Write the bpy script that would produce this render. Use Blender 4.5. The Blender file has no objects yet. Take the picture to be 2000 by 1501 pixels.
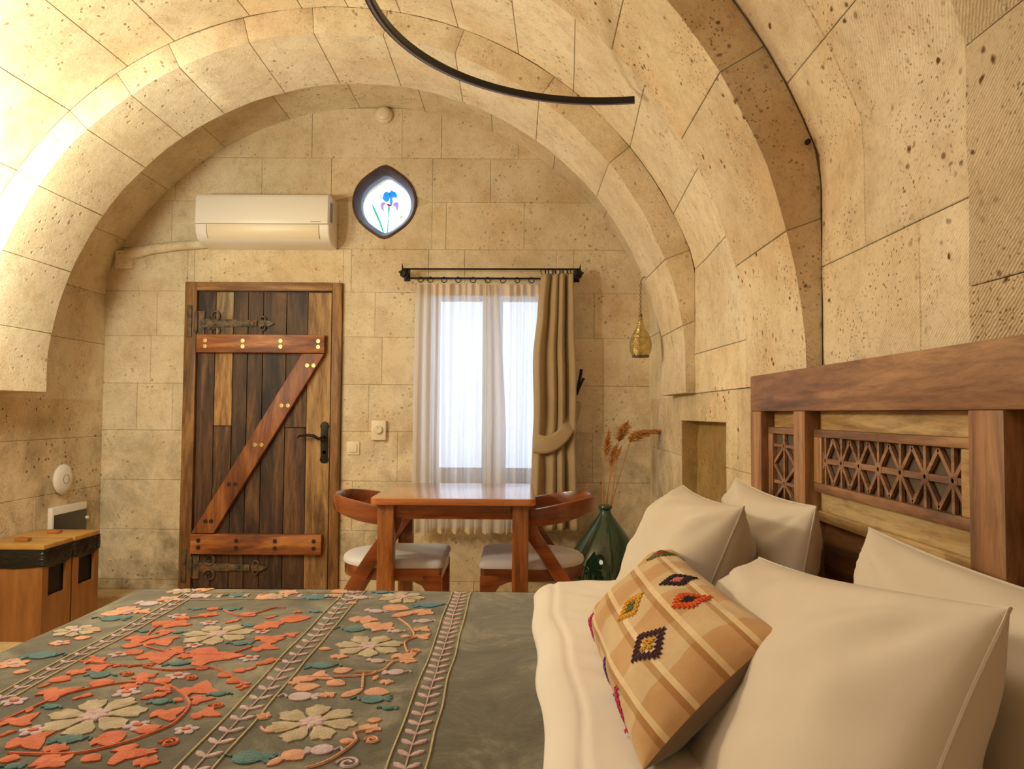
import bpy, bmesh, math, random
from math import sin, cos, pi, radians, sqrt, atan2, exp
from mathutils import Vector, Matrix, noise

S = bpy.context.scene
COL = S.collection
R_ = random.Random(7)

# ------------------------------------------------------------------ camera
F = 1430.0
pitch = math.atan(55 / F); yaw = math.atan(10 / F); roll = 0.007
fwd = Vector((-sin(yaw) * cos(pitch), cos(yaw) * cos(pitch), sin(pitch)))
r0 = Vector((cos(yaw), sin(yaw), 0)); u0 = r0.cross(fwd)
rgt = r0 * cos(roll) + u0 * sin(roll); upv = u0 * cos(roll) - r0 * sin(roll)
cd = bpy.data.cameras.new('camera'); cam = bpy.data.objects.new('camera', cd); COL.objects.link(cam)
M = Matrix((rgt, upv, -fwd)).transposed().to_4x4(); M.translation = Vector((0, 0, 1.115))
cam.matrix_world = M
cd.sensor_width = 36; cd.sensor_fit = 'HORIZONTAL'; cd.lens = F / 2000 * 36; cd.clip_start = 0.02
S.camera = cam

# ------------------------------------------------------------------ world, lights, exposure
S.view_settings.view_transform = 'Standard'; S.view_settings.look = 'None'
S.view_settings.exposure = 0.21; S.view_settings.gamma = 1.0
S.view_settings.use_curve_mapping = False
w = bpy.data.worlds.new('sky'); S.world = w; w.use_nodes = True
w.node_tree.nodes['Background'].inputs[0].default_value = (0.66, 0.81, 1.0, 1)
w.node_tree.nodes['Background'].inputs[1].default_value = 3.6

def light(name, kind, loc, power, col, size, rot=None, **k):
    l = bpy.data.lights.new(name, kind); l.energy = power; l.color = col
    if kind == 'AREA':
        l.shape = 'DISK'; l.size = size
    else:
        l.shadow_soft_size = size
    for a, b in k.items(): setattr(l, a, b)
    o = bpy.data.objects.new(name, l); COL.objects.link(o); o.location = loc
    if rot: o.rotation_euler = rot
    return o

light('table_lamp_light', 'POINT', (-1.88, 2.15, 1.74), 54, (1.0, 0.90, 0.71), 0.10)
light('wall_lamp_light', 'POINT', (-2.08, 2.80, 1.88), 25, (0.95, 1.0, 0.72), 0.09)
light('ceiling_fill_light', 'AREA', (-0.9, 0.6, 2.6), 10, (1.0, 0.91, 0.76), 0.9)  # added soft fill from overhead, no ceiling fixture belongs to it
light('left_fill_light', 'POINT', (-1.7, 0.0, 1.7), 3, (1.0, 0.91, 0.76), 0.12)  # added weak fill left of the camera, not a lamp of the room

# ------------------------------------------------------------------ node helpers
def lin(r, g, b):
    f = lambda c: (c / 255 / 12.92) if c / 255 <= .04045 else ((c / 255 + .055) / 1.055) ** 2.4
    return (f(r), f(g), f(b), 1)

class NT:
    def __init__(s, name):
        s.m = bpy.data.materials.new(name); s.m.use_nodes = True
        s.t = s.m.node_tree; s.b = s.t.nodes['Principled BSDF']; s.o = s.t.nodes['Material Output']
    def n(s, typ, ins=None, **k):
        x = s.t.nodes.new(typ)
        for a, b in k.items(): setattr(x, a, b)
        for a, b in (ins or {}).items():
            if isinstance(b, bpy.types.NodeSocket): s.t.links.new(b, x.inputs[a])
            else: x.inputs[a].default_value = b
        return x
    def set(s, **k):
        for a, b in k.items():
            a = a.replace('_', ' ')
            if isinstance(b, bpy.types.NodeSocket): s.t.links.new(b, s.b.inputs[a])
            else: s.b.inputs[a].default_value = b
    def co(s, scale=(1, 1, 1), kind='Object', loc=(0, 0, 0), rot=(0, 0, 0)):
        c = s.n('ShaderNodeTexCoord')
        return s.n('ShaderNodeMapping', {'Vector': c.outputs[kind], 'Scale': scale, 'Location': loc, 'Rotation': rot}).outputs[0]
    def noise(s, v, scale, detail=4, rough=.55, dist=0):
        return s.n('ShaderNodeTexNoise', {'Vector': v, 'Scale': scale, 'Detail': detail, 'Roughness': rough, 'Distortion': dist}).outputs[0]
    def vor(s, v, scale, feature='F1', rnd=1):
        return s.n('ShaderNodeTexVoronoi', {'Vector': v, 'Scale': scale, 'Randomness': rnd}, feature=feature).outputs[0]
    def ramp(s, f, stops, interp='LINEAR'):
        r = s.n('ShaderNodeValToRGB', {'Fac': f}); r.color_ramp.interpolation = interp
        e = r.color_ramp.elements
        while len(e) < len(stops): e.new(.5)
        for i, (p, c) in enumerate(stops):
            e[i].position = p; e[i].color = c if hasattr(c, '__len__') else (c, c, c, 1)
        return r.outputs[0]
    def mix(s, f, a, b, mode='MIX'):
        x = s.n('ShaderNodeMix', data_type='RGBA', blend_type=mode)
        for i, v in ((0, f), (6, a), (7, b)):
            if isinstance(v, bpy.types.NodeSocket): s.t.links.new(v, x.inputs[i])
            else: x.inputs[i].default_value = v
        return x.outputs[2]
    def math(s, op, a, b=0.0, clamp=False):
        x = s.n('ShaderNodeMath', operation=op, use_clamp=clamp)
        for i, v in ((0, a), (1, b)):
            if isinstance(v, bpy.types.NodeSocket): s.t.links.new(v, x.inputs[i])
            else: x.inputs[i].default_value = v
        return x.outputs[0]
    def bump(s, h, strength=.3, dist=.01, normal=None):
        d = {'Height': h, 'Strength': strength, 'Distance': dist}
        if normal is not None: d['Normal'] = normal
        return s.n('ShaderNodeBump', d).outputs[0]
    def rnd(s):
        return s.n('ShaderNodeObjectInfo').outputs['Random']

def simple(name, col, rough=.5, metal=0, **k):
    x = NT(name); x.set(Base_Color=col, Roughness=rough, Metallic=metal, **k); return x.m

def stone_mat(name, a, b, stain=.5, chisel=0.0, pits=.5, orange=.3):
    x = NT(name); v = x.co()
    n1 = x.noise(v, 1.7, 3, .6)
    c = x.ramp(n1, [(.3, a), (.7, b)])
    c = x.mix(x.math('MULTIPLY', x.ramp(x.noise(v, 2.6, 3, .6, .6), [(.50, 0.), (.80, 1.)]), orange), c, lin(206, 150, 84))
    c = x.mix(.45, c, x.ramp(x.noise(v, 5.5, 4, .68, .3), [(.34, (.78, .72, .64, 1)), (.56, (1, 1, 1, 1)), (.75, (1.04, 1.03, 1.02, 1))]), 'MULTIPLY')
    # every stone its own tone
    rr = x.rnd()
    c = x.mix(.9, c, x.ramp(rr, [(0, (.90, .885, .87, 1)), (.5, (1, 1, 1, 1)), (1, (1.0, .95, .88, 1))]), 'MULTIPLY')
    # mottling
    c = x.mix(.6, c, x.ramp(x.noise(v, 14, 4, .75), [(.3, (.74, .70, .64, 1)), (.52, (1, 1, 1, 1))]), 'MULTIPLY')
    c = x.mix(.5, c, x.ramp(x.noise(v, 90, 2, .7), [(.32, (.74, .70, .64, 1)), (.50, (1, 1, 1, 1))]), 'MULTIPLY')
    # grey damp stains, mostly low on the wall
    z = x.n('ShaderNodeSeparateXYZ', {0: v}).outputs[2]
    zz = x.ramp(x.math('MULTIPLY', z, .4), [(0.0, 1.), (.30, .75), (.52, .18), (1, .05)])
    st = x.math('MULTIPLY', x.ramp(x.noise(v, 3.1, 5, .68, .4), [(.46, 0.), (.68, 1.)]), zz)
    c = x.mix(x.math('MULTIPLY', st, stain), c, lin(108, 92, 66))
    # pores
    mask = x.ramp(x.noise(v, 3.3, 3, .6), [(.46, 0.), (.60, 1.)])
    vv = x.mix(.03, v, x.n('ShaderNodeTexNoise', {'Vector': v, 'Scale': 22.}).outputs[1], 'ADD')
    p1 = x.ramp(x.vor(vv, 24), [(.10, 1.), (.22, 0.)])
    p1 = x.math('MULTIPLY', p1, mask)
    p2 = x.ramp(x.vor(vv, 8.5), [(.045, 1.), (.075, 0.)])
    p3 = x.math('MULTIPLY', x.ramp(x.vor(vv, 75), [(.14, 1.), (.28, 0.)]), x.ramp(x.noise(v, 5, 2), [(.44, 0.), (.58, .8)]))
    p = x.math('MAXIMUM', x.math('MAXIMUM', p1, p2), p3)
    c = x.mix(x.math('MULTIPLY', p, pits), c, lin(104, 70, 34))
    h = x.math('SUBTRACT', x.math('ADD', x.math('MULTIPLY', x.noise(v, 160, 1, .7), .35), x.math('MULTIPLY', x.noise(v, 30, 2, .6), .5)), x.math('MULTIPLY', p1, 1.5))
    if chisel:
        wv = x.n('ShaderNodeTexWave', {'Vector': v, 'Scale': 62., 'Distortion': 3.2, 'Detail': 3., 'Detail Scale': 1.4}, bands_direction='DIAGONAL').outputs[1]
        h = x.math('ADD', h, x.math('MULTIPLY', wv, chisel))
        c = x.mix(.35 * min(1, chisel), c, x.ramp(wv, [(.1, (.72, .66, .58, 1)), (.5, (1, 1, 1, 1))]), 'MULTIPLY')
    x.set(Base_Color=c, Roughness=.93, Normal=x.bump(h, .5, .006), Specular_IOR_Level=.2)
    return x.m

def wood_mat(name, dark, mid, light_, axis='x', rough=.5, scale=1.0, worn=0.0, coat=0.0, kind='Object', knots=0.0, var=.25, grain=.65):
    tone = lambda c_: (c_[0] * .96, c_[1] * 1.14, c_[2] * 1.28, 1)
    dark, mid, light_ = tone(dark), tone(mid), tone(light_)
    x = NT(name)
    g = {'x': (.12, 1, 1), 'y': (1, .12, 1), 'z': (1, 1, .12)}[axis]
    rr = x.rnd()
    base = x.n('ShaderNodeTexCoord').outputs[kind]
    off = x.n('ShaderNodeCombineXYZ', {0: x.math('MULTIPLY', rr, 7.3), 1: x.math('MULTIPLY', rr, 3.1), 2: x.math('MULTIPLY', rr, 5.7)}).outputs[0]
    add = x.n('ShaderNodeVectorMath', {0: base, 1: off}, operation='ADD').outputs[0]
    v = x.n('ShaderNodeMapping', {'Vector': add, 'Scale': g}).outputs[0]
    n1 = x.noise(v, 9 * scale, 6, .62, 1.1)
    n2 = x.noise(v, 62 * scale, 6, .75, .5)
    c = x.ramp(n1, [(.36, dark), (.5, mid), (.64, light_)])
    c = x.mix(grain, c, x.ramp(n2, [(.36, (.42, .36, .30, 1)), (.56, (1.05, 1.05, 1.05, 1))]), 'MULTIPLY')
    c = x.mix(1.0, c, x.ramp(rr, [(0, (1 - var, 1 - var, 1 - var, 1)), (1, (1, 1, 1, 1))]), 'MULTIPLY')
    if knots:
        k = x.ramp(x.vor(x.n('ShaderNodeMapping', {'Vector': add, 'Scale': tuple(.45 if q < .5 else 1. for q in g)}).outputs[0], 6.5), [(.05, 1.), (.14, 0.)])
        c = x.mix(x.math('MULTIPLY', k, knots), c, dark)
    if worn:
        wn = x.ramp(x.noise(v, 5, 6, .7), [(.56, 0.), (.7, 1.)])
        c = x.mix(x.math('MULTIPLY', wn, worn), c, lin(176, 140, 92))
    h = x.math('ADD', x.math('MULTIPLY', n2, .6), x.math('MULTIPLY', n1, .4))
    x.set(Base_Color=c, Roughness=rough, Normal=x.bump(h, .25, .003), Coat_Weight=coat, Coat_Roughness=.12)
    return x.m

M = {}
M['stone'] = stone_mat('cut_stone', lin(226, 208, 178), lin(242, 230, 206), stain=.3)
M['stone_back'] = stone_mat('back_wall_stone', lin(224, 206, 174), lin(240, 226, 200), stain=.75)
M['stone_low'] = stone_mat('low_wall_stone', lin(214, 194, 160), lin(234, 218, 188), stain=.8, pits=.9)
M['stone_chisel'] = stone_mat('chiselled_stone', lin(206, 184, 152), lin(230, 212, 182), stain=.1, chisel=1.2, pits=1.0, orange=.3)
M['stone_near'] = stone_mat('near_vault_stone', lin(220, 200, 168), lin(240, 225, 198), stain=.1, chisel=.35, pits=1.0, orange=.4)
M['stone_rough'] = stone_mat('rough_niche_stone', lin(172, 142, 88), lin(220, 188, 128), stain=.6, chisel=.8, pits=1., orange=.5)
M['mortar'] = stone_mat('mortar', lin(206, 188, 152), lin(220, 202, 168), stain=.3, pits=.2)
M['floor'] = stone_mat('floor_stone', lin(200, 172, 126), lin(222, 196, 152), stain=.2, pits=.3)

M['door_dark'] = wood_mat('old_dark_wood', lin(44, 25, 15), lin(92, 56, 32), lin(140, 90, 52), 'z', .6, worn=.15, var=.45, grain=.8)
M['door_light'] = wood_mat('old_light_wood', lin(124, 78, 38), lin(184, 126, 70), lin(216, 160, 96), 'z', .6, worn=.3, grain=.8)
M['door_grey'] = wood_mat('old_greyed_wood', lin(78, 62, 48), lin(150, 116, 80), lin(190, 160, 124), 'z', .7, worn=.4)
M['door_frame'] = wood_mat('door_frame_wood', lin(96, 56, 26), lin(146, 92, 46), lin(182, 124, 66), 'z', .55, worn=.25)
M['door_frame_x'] = wood_mat('door_frame_wood_across', lin(96, 56, 26), lin(146, 92, 46), lin(182, 124, 66), 'x', .55, worn=.25)
M['brace'] = wood_mat('brace_wood', lin(112, 54, 24), lin(164, 86, 38), lin(206, 124, 62), 'x', .5, worn=.06)
M['teak'] = wood_mat('teak', lin(110, 54, 22), lin(150, 78, 34), lin(178, 100, 48), 'x', .32, coat=.35, var=.1)
M['teak_z'] = wood_mat('teak_upright', lin(116, 58, 22), lin(156, 84, 34), lin(186, 108, 50), 'z', .36, coat=.3, var=.1)
M['table_top'] = wood_mat('table_top_wood', lin(158, 82, 40), lin(192, 108, 56), lin(208, 130, 74), 'x', .16, coat=.8, var=.1, grain=.3)
M['walnut'] = wood_mat('chair_wood', lin(96, 42, 18), lin(142, 68, 30), lin(170, 88, 42), 'x', .3, coat=.5, scale=.6, var=.1, grain=.3)
M['hb_red'] = wood_mat('headboard_red_wood', lin(100, 62, 40), lin(150, 96, 60), lin(184, 128, 84), 'y', .5, worn=.18, knots=.95, var=.1)
M['hb_red_z'] = wood_mat('headboard_red_wood_upright', lin(112, 68, 40), lin(160, 102, 60), lin(190, 134, 84), 'z', .5, worn=.08, knots=.7, var=.1)
M['hb_yellow'] = wood_mat('headboard_raw_wood', lin(168, 116, 62), lin(212, 160, 100), lin(236, 194, 136), 'y', .65, worn=.2)
M['hb_dark'] = wood_mat('headboard_dark_wood', lin(56, 36, 26), lin(92, 64, 46), lin(118, 84, 60), 'y', .6)
M['hb_lattice'] = wood_mat('headboard_lattice_wood', lin(126, 80, 54), lin(170, 114, 78), lin(196, 140, 100), 'y', .55, worn=.15)
M['hb_groove'] = simple('headboard_groove', lin(92, 74, 58), .8)
M['bin_wood'] = wood_mat('bin_laminate', lin(142, 82, 36), lin(162, 98, 46), lin(176, 112, 58), 'z', .42, scale=.5, var=.06, knots=.3, grain=.3)
M['bin_lid'] = wood_mat('bin_lid_wood', lin(186, 122, 54), lin(206, 142, 70), lin(218, 158, 84), 'x', .35, scale=.5, var=.25, grain=.3)
x = NT('black_bag_plastic'); x.set(Base_Color=(.007, .006, .005, 1), Roughness=.25, Normal=x.bump(x.noise(x.co((1, 1, 4)), 12, 3, .5, 1.5), .8, .012)); M['black_bag'] = x.m
M['black_hole'] = simple('bin_inside_black', (.006, .006, .006, 1), .5)
M['iron'] = simple('wrought_iron', (.018, .015, .013, 1), .5, .6)
x = NT('rusty_iron'); v = x.co()
x.set(Base_Color=x.ramp(x.noise(v, 26, 5, .7), [(.35, lin(52, 45, 38)), (.52, lin(104, 90, 70)), (.66, lin(150, 92, 60))]), Metallic=.3, Roughness=.6, Normal=x.bump(x.noise(v, 60, 4), .5, .004))
M['rust'] = x.m
M['brass_screw'] = simple('brass_screw', lin(196, 170, 112), .4, .7)
M['dark_screw'] = simple('dark_screw', lin(74, 62, 48), .45, .7)
M['white_plastic'] = simple('white_plastic', lin(238, 230, 220), .28)
M['cream_plastic'] = simple('cream_plastic', lin(232, 216, 188), .4)
M['seam'] = simple('plastic_seam', lin(150, 130, 108), .6)
M['grey_print'] = simple('grey_print', lin(120, 108, 98), .5)
M['led'] = simple('led_diffuser', lin(120, 112, 140), .4)
M['black_metal'] = simple('black_lamp_metal', (.012, .010, .009, 1), .38, .2)
M['heater_dark'] = simple('heater_dark_panel', lin(66, 58, 50), .35)

def cloth(name, a, b, scale=2.2, weave=900, wstr=.15, sheen=.2, rough=.85, **k):
    x = NT(name); v = x.co()
    c = x.ramp(x.noise(v, scale, 5, .6), [(.3, a), (.7, b)])
    h = x.noise(v, weave, 2, .6)
    x.set(Base_Color=c, Roughness=rough, Normal=x.bump(h, wstr, .001), Sheen_Weight=sheen, Specular_IOR_Level=.2, **k)
    return x.m
M['linen_white'] = cloth('white_cotton', lin(206, 192, 173), lin(214, 201, 184), 3)
M['sheet_white'] = cloth('white_duvet', lin(222, 210, 196), lin(230, 220, 208), 3)
M['seat_fabric'] = cloth('seat_fabric', lin(200, 194, 198), lin(210, 205, 210), 5)
M['drape'] = cloth('taupe_drape', lin(170, 146, 112), lin(184, 160, 126), 3, 500, .3)
M['mattress'] = cloth('mattress_cloth', lin(225, 215, 200), lin(235, 226, 212))
M['cushion_back'] = cloth('cushion_back_cloth', lin(108, 88, 68), lin(122, 100, 78), 4, 300, .3)

x = NT('suede_coverlet'); v = x.co()
c = x.ramp(x.noise(v, 6, 7, .72, .8), [(.30, lin(62, 60, 50)), (.5, lin(98, 95, 80)), (.70, lin(148, 142, 120))])
c = x.mix(.5, c, x.ramp(x.noise(v, 34, 6, .75, 1.5), [(.3, (.72, .72, .68, 1)), (.65, (1, 1, 1, 1))]), 'MULTIPLY')
x.set(Base_Color=c, Roughness=.95, Sheen_Weight=.6, Sheen_Roughness=.35, Specular_IOR_Level=.1, Normal=x.bump(x.noise(v, 220, 3, .7), .3, .002))
M['suede'] = x.m
def felt(name, c1, c2):
    x = NT(name); v = x.co()
    wv = x.vor(v, 210)
    c = x.mix(.5, x.ramp(x.noise(v, 30, 4), [(.35, c1), (.65, c2)]), x.ramp(wv, [(.1, (.7, .7, .7, 1)), (.5, (1, 1, 1, 1))]), 'MULTIPLY')
    x.set(Base_Color=c, Roughness=.95, Sheen_Weight=.2, Specular_IOR_Level=.1, Normal=x.bump(wv, .6, .002))
    return x.m
FELT = {
 'o': felt('orange_yarn', lin(184, 92, 58), lin(206, 116, 80)),
 'p': felt('peach_yarn', lin(194, 138, 106), lin(212, 160, 128)),
 't': felt('teal_yarn', lin(72, 106, 104), lin(92, 124, 120)),
 'b': felt('blue_yarn', lin(60, 108, 128), lin(82, 126, 142)),
 'l': felt('lilac_yarn', lin(178, 156, 160), lin(196, 176, 180)),
 'm': felt('mauve_yarn', lin(182, 154, 150), lin(200, 174, 172)),
 'c': felt('cream_yarn', lin(162, 146, 118), lin(188, 172, 144)),
 'y': felt('pale_cord', lin(180, 162, 122), lin(196, 180, 140)),
}

x = NT('sheer_curtain')
tr = x.n('ShaderNodeBsdfTransparent', {0: (1, 1, 1, 1)}).outputs[0]
tl = x.n('ShaderNodeBsdfTranslucent', {0: (.88, .88, .90, 1)}).outputs[0]
df = x.n('ShaderNodeBsdfDiffuse', {0: lin(240, 226, 204)}).outputs[0]
m1 = x.n('ShaderNodeMixShader', {0: .42, 1: tl, 2: df}).outputs[0]
m2 = x.n('ShaderNodeMixShader', {0: .845, 1: tr, 2: m1}).outputs[0]
x.t.links.new(m2, x.o.inputs[0]); M['sheer'] = x.m
x = NT('sheer_header')
m1 = x.n('ShaderNodeMixShader', {0: .7, 1: x.n('ShaderNodeBsdfTranslucent', {0: (.8, .75, .66, 1)}).outputs[0], 2: x.n('ShaderNodeBsdfDiffuse', {0: lin(232, 208, 172)}).outputs[0]}).outputs[0]
x.t.links.new(m1, x.o.inputs[0]); M['sheer_header'] = x.m

def pane(name, col, rough=.05, alpha=.9):
    x = NT(name)
    t = x.n('ShaderNodeBsdfTransparent', {0: col}).outputs[0]
    g = x.n('ShaderNodeBsdfGlossy', {0: (1, 1, 1, 1), 1: rough}).outputs[0]
    x.t.links.new(x.n('ShaderNodeMixShader', {0: 1 - alpha, 1: t, 2: g}).outputs[0], x.o.inputs[0]); return x.m
M['glass'] = pane('window_glass', (.97, .98, 1, 1), .02, .94)
M['frosted'] = pane('frosted_white_glass', (.9, .93, .97, 1), .2, .95)
M['stain_blue'] = pane('blue_glass', (.0, .40, .62, 1), .1)
M['stain_pink'] = pane('pink_glass', (.55, .38, .52, 1), .1)
M['stain_green'] = pane('green_glass', (.0, .50, .34, 1), .1)
M['stain_red'] = pane('red_glass', (.40, .06, .15, 1), .1)
M['stain_yellow'] = pane('yellow_glass', (.58, .60, .35, 1), .1)
x = NT('green_bottle_glass')
x.set(Base_Color=(.012, .075, .045, 1), Roughness=.05, Coat_Weight=1., Coat_Roughness=.03, Specular_IOR_Level=.6, Transmission_Weight=.15, IOR=1.5)
M['bottle'] = x.m
x = NT('amber_lamp_glass'); v = x.co()
wv = x.n('ShaderNodeTexWave', {'Vector': v, 'Scale': 60., 'Distortion': 1.5}, bands_direction='Z').outputs[1]
x.set(Base_Color=x.ramp(x.noise(v, 40, 3), [(.35, lin(190, 168, 92)), (.65, lin(236, 216, 150))]), Metallic=.85, Roughness=.16, Normal=x.bump(x.math('ADD', wv, x.vor(v, 130)), .55, .004), Alpha=.78)
M['amber'] = x.m
M['reed_stem'] = simple('dry_reed_stem', lin(196, 140, 70), .7)
M['reed_plume'] = simple('dry_reed_plume', lin(206, 146, 84), .9)

# kilim front: woven check on the cloth's own uv
x = NT('kilim_weave'); uv = x.n('ShaderNodeTexCoord').outputs['UV']
sp = x.n('ShaderNodeSeparateXYZ', {0: uv}); U, Vv = sp.outputs[0], sp.outputs[1]
vo = x.co()
wob = x.math('MULTIPLY', x.math('SUBTRACT', x.noise(vo, 9, 3), .5), .006)
U2 = x.math('ADD', U, wob); V2 = x.math('ADD', Vv, wob)
A, B, D_, L_ = lin(206, 166, 120), lin(216, 190, 150), lin(182, 124, 66), lin(240, 218, 176)
band = x.ramp(U2, [(0, B), (.10, A), (.22, B), (.33, A), (.47, B), (.66, A), (.80, B), (.92, A)], 'CONSTANT')
Tn = (1, 1, 1, 1)
st = x.ramp(V2, [(0, Tn), (.13, (.74, .62, .48, 1)), (.17, Tn), (.215, Tn), (.36, (.76, .64, .5, 1)), (.40, Tn), (.445, Tn), (.615, (.76, .64, .5, 1)), (.655, Tn), (.70, Tn), (.84, (.76, .64, .5, 1)), (.87, Tn)], 'CONSTANT')
sl = x.ramp(V2, [(0, 0.), (.17, .8), (.205, 0.), (.40, .8), (.435, 0.), (.655, .8), (.69, 0.), (.87, .8), (.90, 0.)], 'CONSTANT')
c = x.mix(1., band, st, 'MULTIPLY'); c = x.mix(sl, c, L_)
fib = x.noise(x.n('ShaderNodeMapping', {'Vector': uv, 'Scale': (60, 500, 1)}).outputs[0], 1., 4, .7)
c = x.mix(.5, c, x.ramp(fib, [(.3, (.78, .74, .68, 1)), (.65, (1, 1, 1, 1))]), 'MULTIPLY')
c = x.mix(.6, c, x.ramp(x.noise(vo, 7, 5, .7), [(.4, (.80, .70, .56, 1)), (.62, (1, 1, 1, 1))]), 'MULTIPLY')
x.set(Base_Color=c, Roughness=.95, Specular_IOR_Level=.1, Sheen_Weight=.2, Normal=x.bump(fib, .35, .002))
M['kilim'] = x.m
YARN = {k: simple(k + '_thread', c, .85) for k, c in dict(plum=lin(70, 34, 48), black=lin(38, 26, 34), yellow=lin(222, 166, 46), orange=lin(222, 92, 34), magenta=lin(196, 46, 112), red=lin(176, 44, 52), purple=lin(98, 62, 128), green=lin(104, 112, 62), pink=lin(216, 120, 120)).items()}

# ------------------------------------------------------------------ geometry helpers
def link(name, me, mat, parent=None, smooth=None):
    if mat is not None: me.materials.append(mat)
    o = bpy.data.objects.new(name, me); COL.objects.link(o)
    if parent is not None: o.parent = parent
    if smooth is not None:
        for p in me.polygons: p.use_smooth = True
        if smooth < 180: me.set_sharp_from_angle(angle=radians(smooth))
    return o

def tag(o, label=None, cat=None, group=None, kind=None):
    if label: o['label'] = label
    if cat: o['category'] = cat
    if group: o['group'] = group
    if kind: o['kind'] = kind
    return o

def empty(name, loc=(0, 0, 0), rz=0, **k):
    o = bpy.data.objects.new(name, None); COL.objects.link(o); o.location = loc; o.rotation_euler = (0, 0, rz)
    o.empty_display_size = .05
    return tag(o, **k)

class G:
    """collects shapes for one mesh"""
    def __init__(s): s.v = []; s.f = []
    def add(s, vs, fs):
        n = len(s.v); s.v += [tuple(p) for p in vs]; s.f += [tuple(i + n for i in f) for f in fs]; return s
    def box(s, x0, x1, y0, y1, z0, z1, mat=None):
        vs = [Vector(p) for p in ((x0, y0, z0), (x1, y0, z0), (x1, y1, z0), (x0, y1, z0), (x0, y0, z1), (x1, y0, z1), (x1, y1, z1), (x0, y1, z1))]
        if mat: vs = [mat @ p for p in vs]
        return s.add(vs, [(0, 3, 2, 1), (4, 5, 6, 7), (0, 1, 5, 4), (1, 2, 6, 5), (2, 3, 7, 6), (3, 0, 4, 7)])
    def bar(s, p, q, w_, d, side=(0, 1, 0)):
        """box beam from p to q, w_ wide across side, d deep along side"""
        p, q = Vector(p), Vector(q); a = (q - p).normalized(); sd = Vector(side); b = a.cross(sd).normalized(); sd = b.cross(a).normalized()
        vs = []
        for e in (p, q):
            for i, j in ((-1, -1), (1, -1), (1, 1), (-1, 1)): vs.append(e + b * i * w_ / 2 + sd * j * d / 2)
        return s.add(vs, [(0, 3, 2, 1), (4, 5, 6, 7), (0, 1, 5, 4), (1, 2, 6, 5), (2, 3, 7, 6), (3, 0, 4, 7)])
    def tube(s, pts, r, n=6, closed=False, caps=True):
        pts = [Vector(p) for p in pts]; m = len(pts)
        rs = r if hasattr(r, '__len__') else [r] * m
        vs = []; up = None
        for i, p in enumerate(pts):
            if closed: t = pts[(i + 1) % m] - pts[i - 1]
            else: t = pts[min(i + 1, m - 1)] - pts[max(i - 1, 0)]
            t.normalize()
            if up is None:
                up = t.orthogonal().normalized()
            up = (up - t * up.dot(t)).normalized(); b = t.cross(up)
            for k in range(n):
                a = 2 * pi * k / n; vs.append(p + (up * cos(a) + b * sin(a)) * rs[i])
        fs = []
        for i in range(m if closed else m - 1):
            j = (i + 1) % m
            for k in range(n):
                l = (k + 1) % n; fs.append((i * n + k, i * n + l, j * n + l, j * n + k))
        if caps and not closed:
            fs.append(tuple(range(n))[::-1]); fs.append(tuple((m - 1) * n + k for k in range(n)))
        return s.add(vs, fs)
    def lathe(s, prof, c=(0, 0, 0), n=24, mat=None, caps=True):
        vs = []; fs = []
        for r, z in prof:
            for k in range(n):
                a = 2 * pi * k / n; p = Vector((r * cos(a), r * sin(a), z))
                if mat: p = mat @ p
                vs.append(p + Vector(c))
        for i in range(len(prof) - 1):
            for k in range(n):
                l = (k + 1) % n; fs.append((i * n + k, i * n + l, (i + 1) * n + l, (i + 1) * n + k))
        if caps:
            if prof[0][0] > 1e-5: fs.append(tuple(range(n))[::-1])
            if prof[-1][0] > 1e-5: fs.append(tuple((len(prof) - 1) * n + k for k in range(n)))
        return s.add(vs, fs)
    def prism(s, poly, P, a, b):
        """poly 2D, P(u,v,d) maps; from depth a to depth b"""
        n = len(poly); vs = [P(u, v, a) for u, v in poly] + [P(u, v, b) for u, v in poly]
        fs = [tuple(range(n)), tuple(range(2 * n - 1, n - 1, -1))] + [(i, i + n, (i + 1) % n + n, (i + 1) % n) for i in range(n)]
        return s.add(vs, fs)
    def grid(s, fn, nu, nv, closed_u=False):
        vs = [fn(i / nu, j / nv) for j in range(nv + 1) for i in range(nu + (0 if closed_u else 1))]
        w_ = nu + (0 if closed_u else 1); fs = []
        for j in range(nv):
            for i in range(nu):
                i2 = (i + 1) % w_; fs.append((j * w_ + i, j * w_ + i2, (j + 1) * w_ + i2, (j + 1) * w_ + i))
        return s.add(vs, fs)
    def build(s, name, mat, parent=None, smooth=None, bevel=0, seg=2, fix=True):
        me = bpy.data.meshes.new(name); me.from_pydata(s.v, [], s.f); me.update()
        if fix:
            bm = bmesh.new(); bm.from_mesh(me); bmesh.ops.recalc_face_normals(bm, faces=bm.faces)
            if bevel:
                es = [e for e in bm.edges if len(e.link_faces) == 2 and e.calc_face_angle(0) > .6]
                bmesh.ops.bevel(bm, geom=es, offset=bevel, segments=seg, profile=.6, affect='EDGES', clamp_overlap=True)
            bm.to_mesh(me); bm.free()
        return link(name, me, mat, parent, smooth if smooth is not None else (35 if bevel else None))

def spiral(c, r0_, r1_, a0, a1, n, P):
    return [P(c[0] + (r0_ + (r1_ - r0_) * i / n) * cos(a0 + (a1 - a0) * i / n), c[1] + (r0_ + (r1_ - r0_) * i / n) * sin(a0 + (a1 - a0) * i / n)) for i in range(n + 1)]

def dup(root, loc, rz, label=None):
    r = root.copy(); COL.objects.link(r); r.location = loc; r.rotation_euler = (0, 0, rz)
    if label: r['label'] = label
    for ch in list(root.children):
        c = ch.copy(); COL.objects.link(c); c.parent = r
        for g in list(ch.children):
            d = g.copy(); COL.objects.link(d); d.parent = c
    return r
# ================================================================== SETTING
CX_, CZ = -0.828, 1.228          # axis of all the arches

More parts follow.
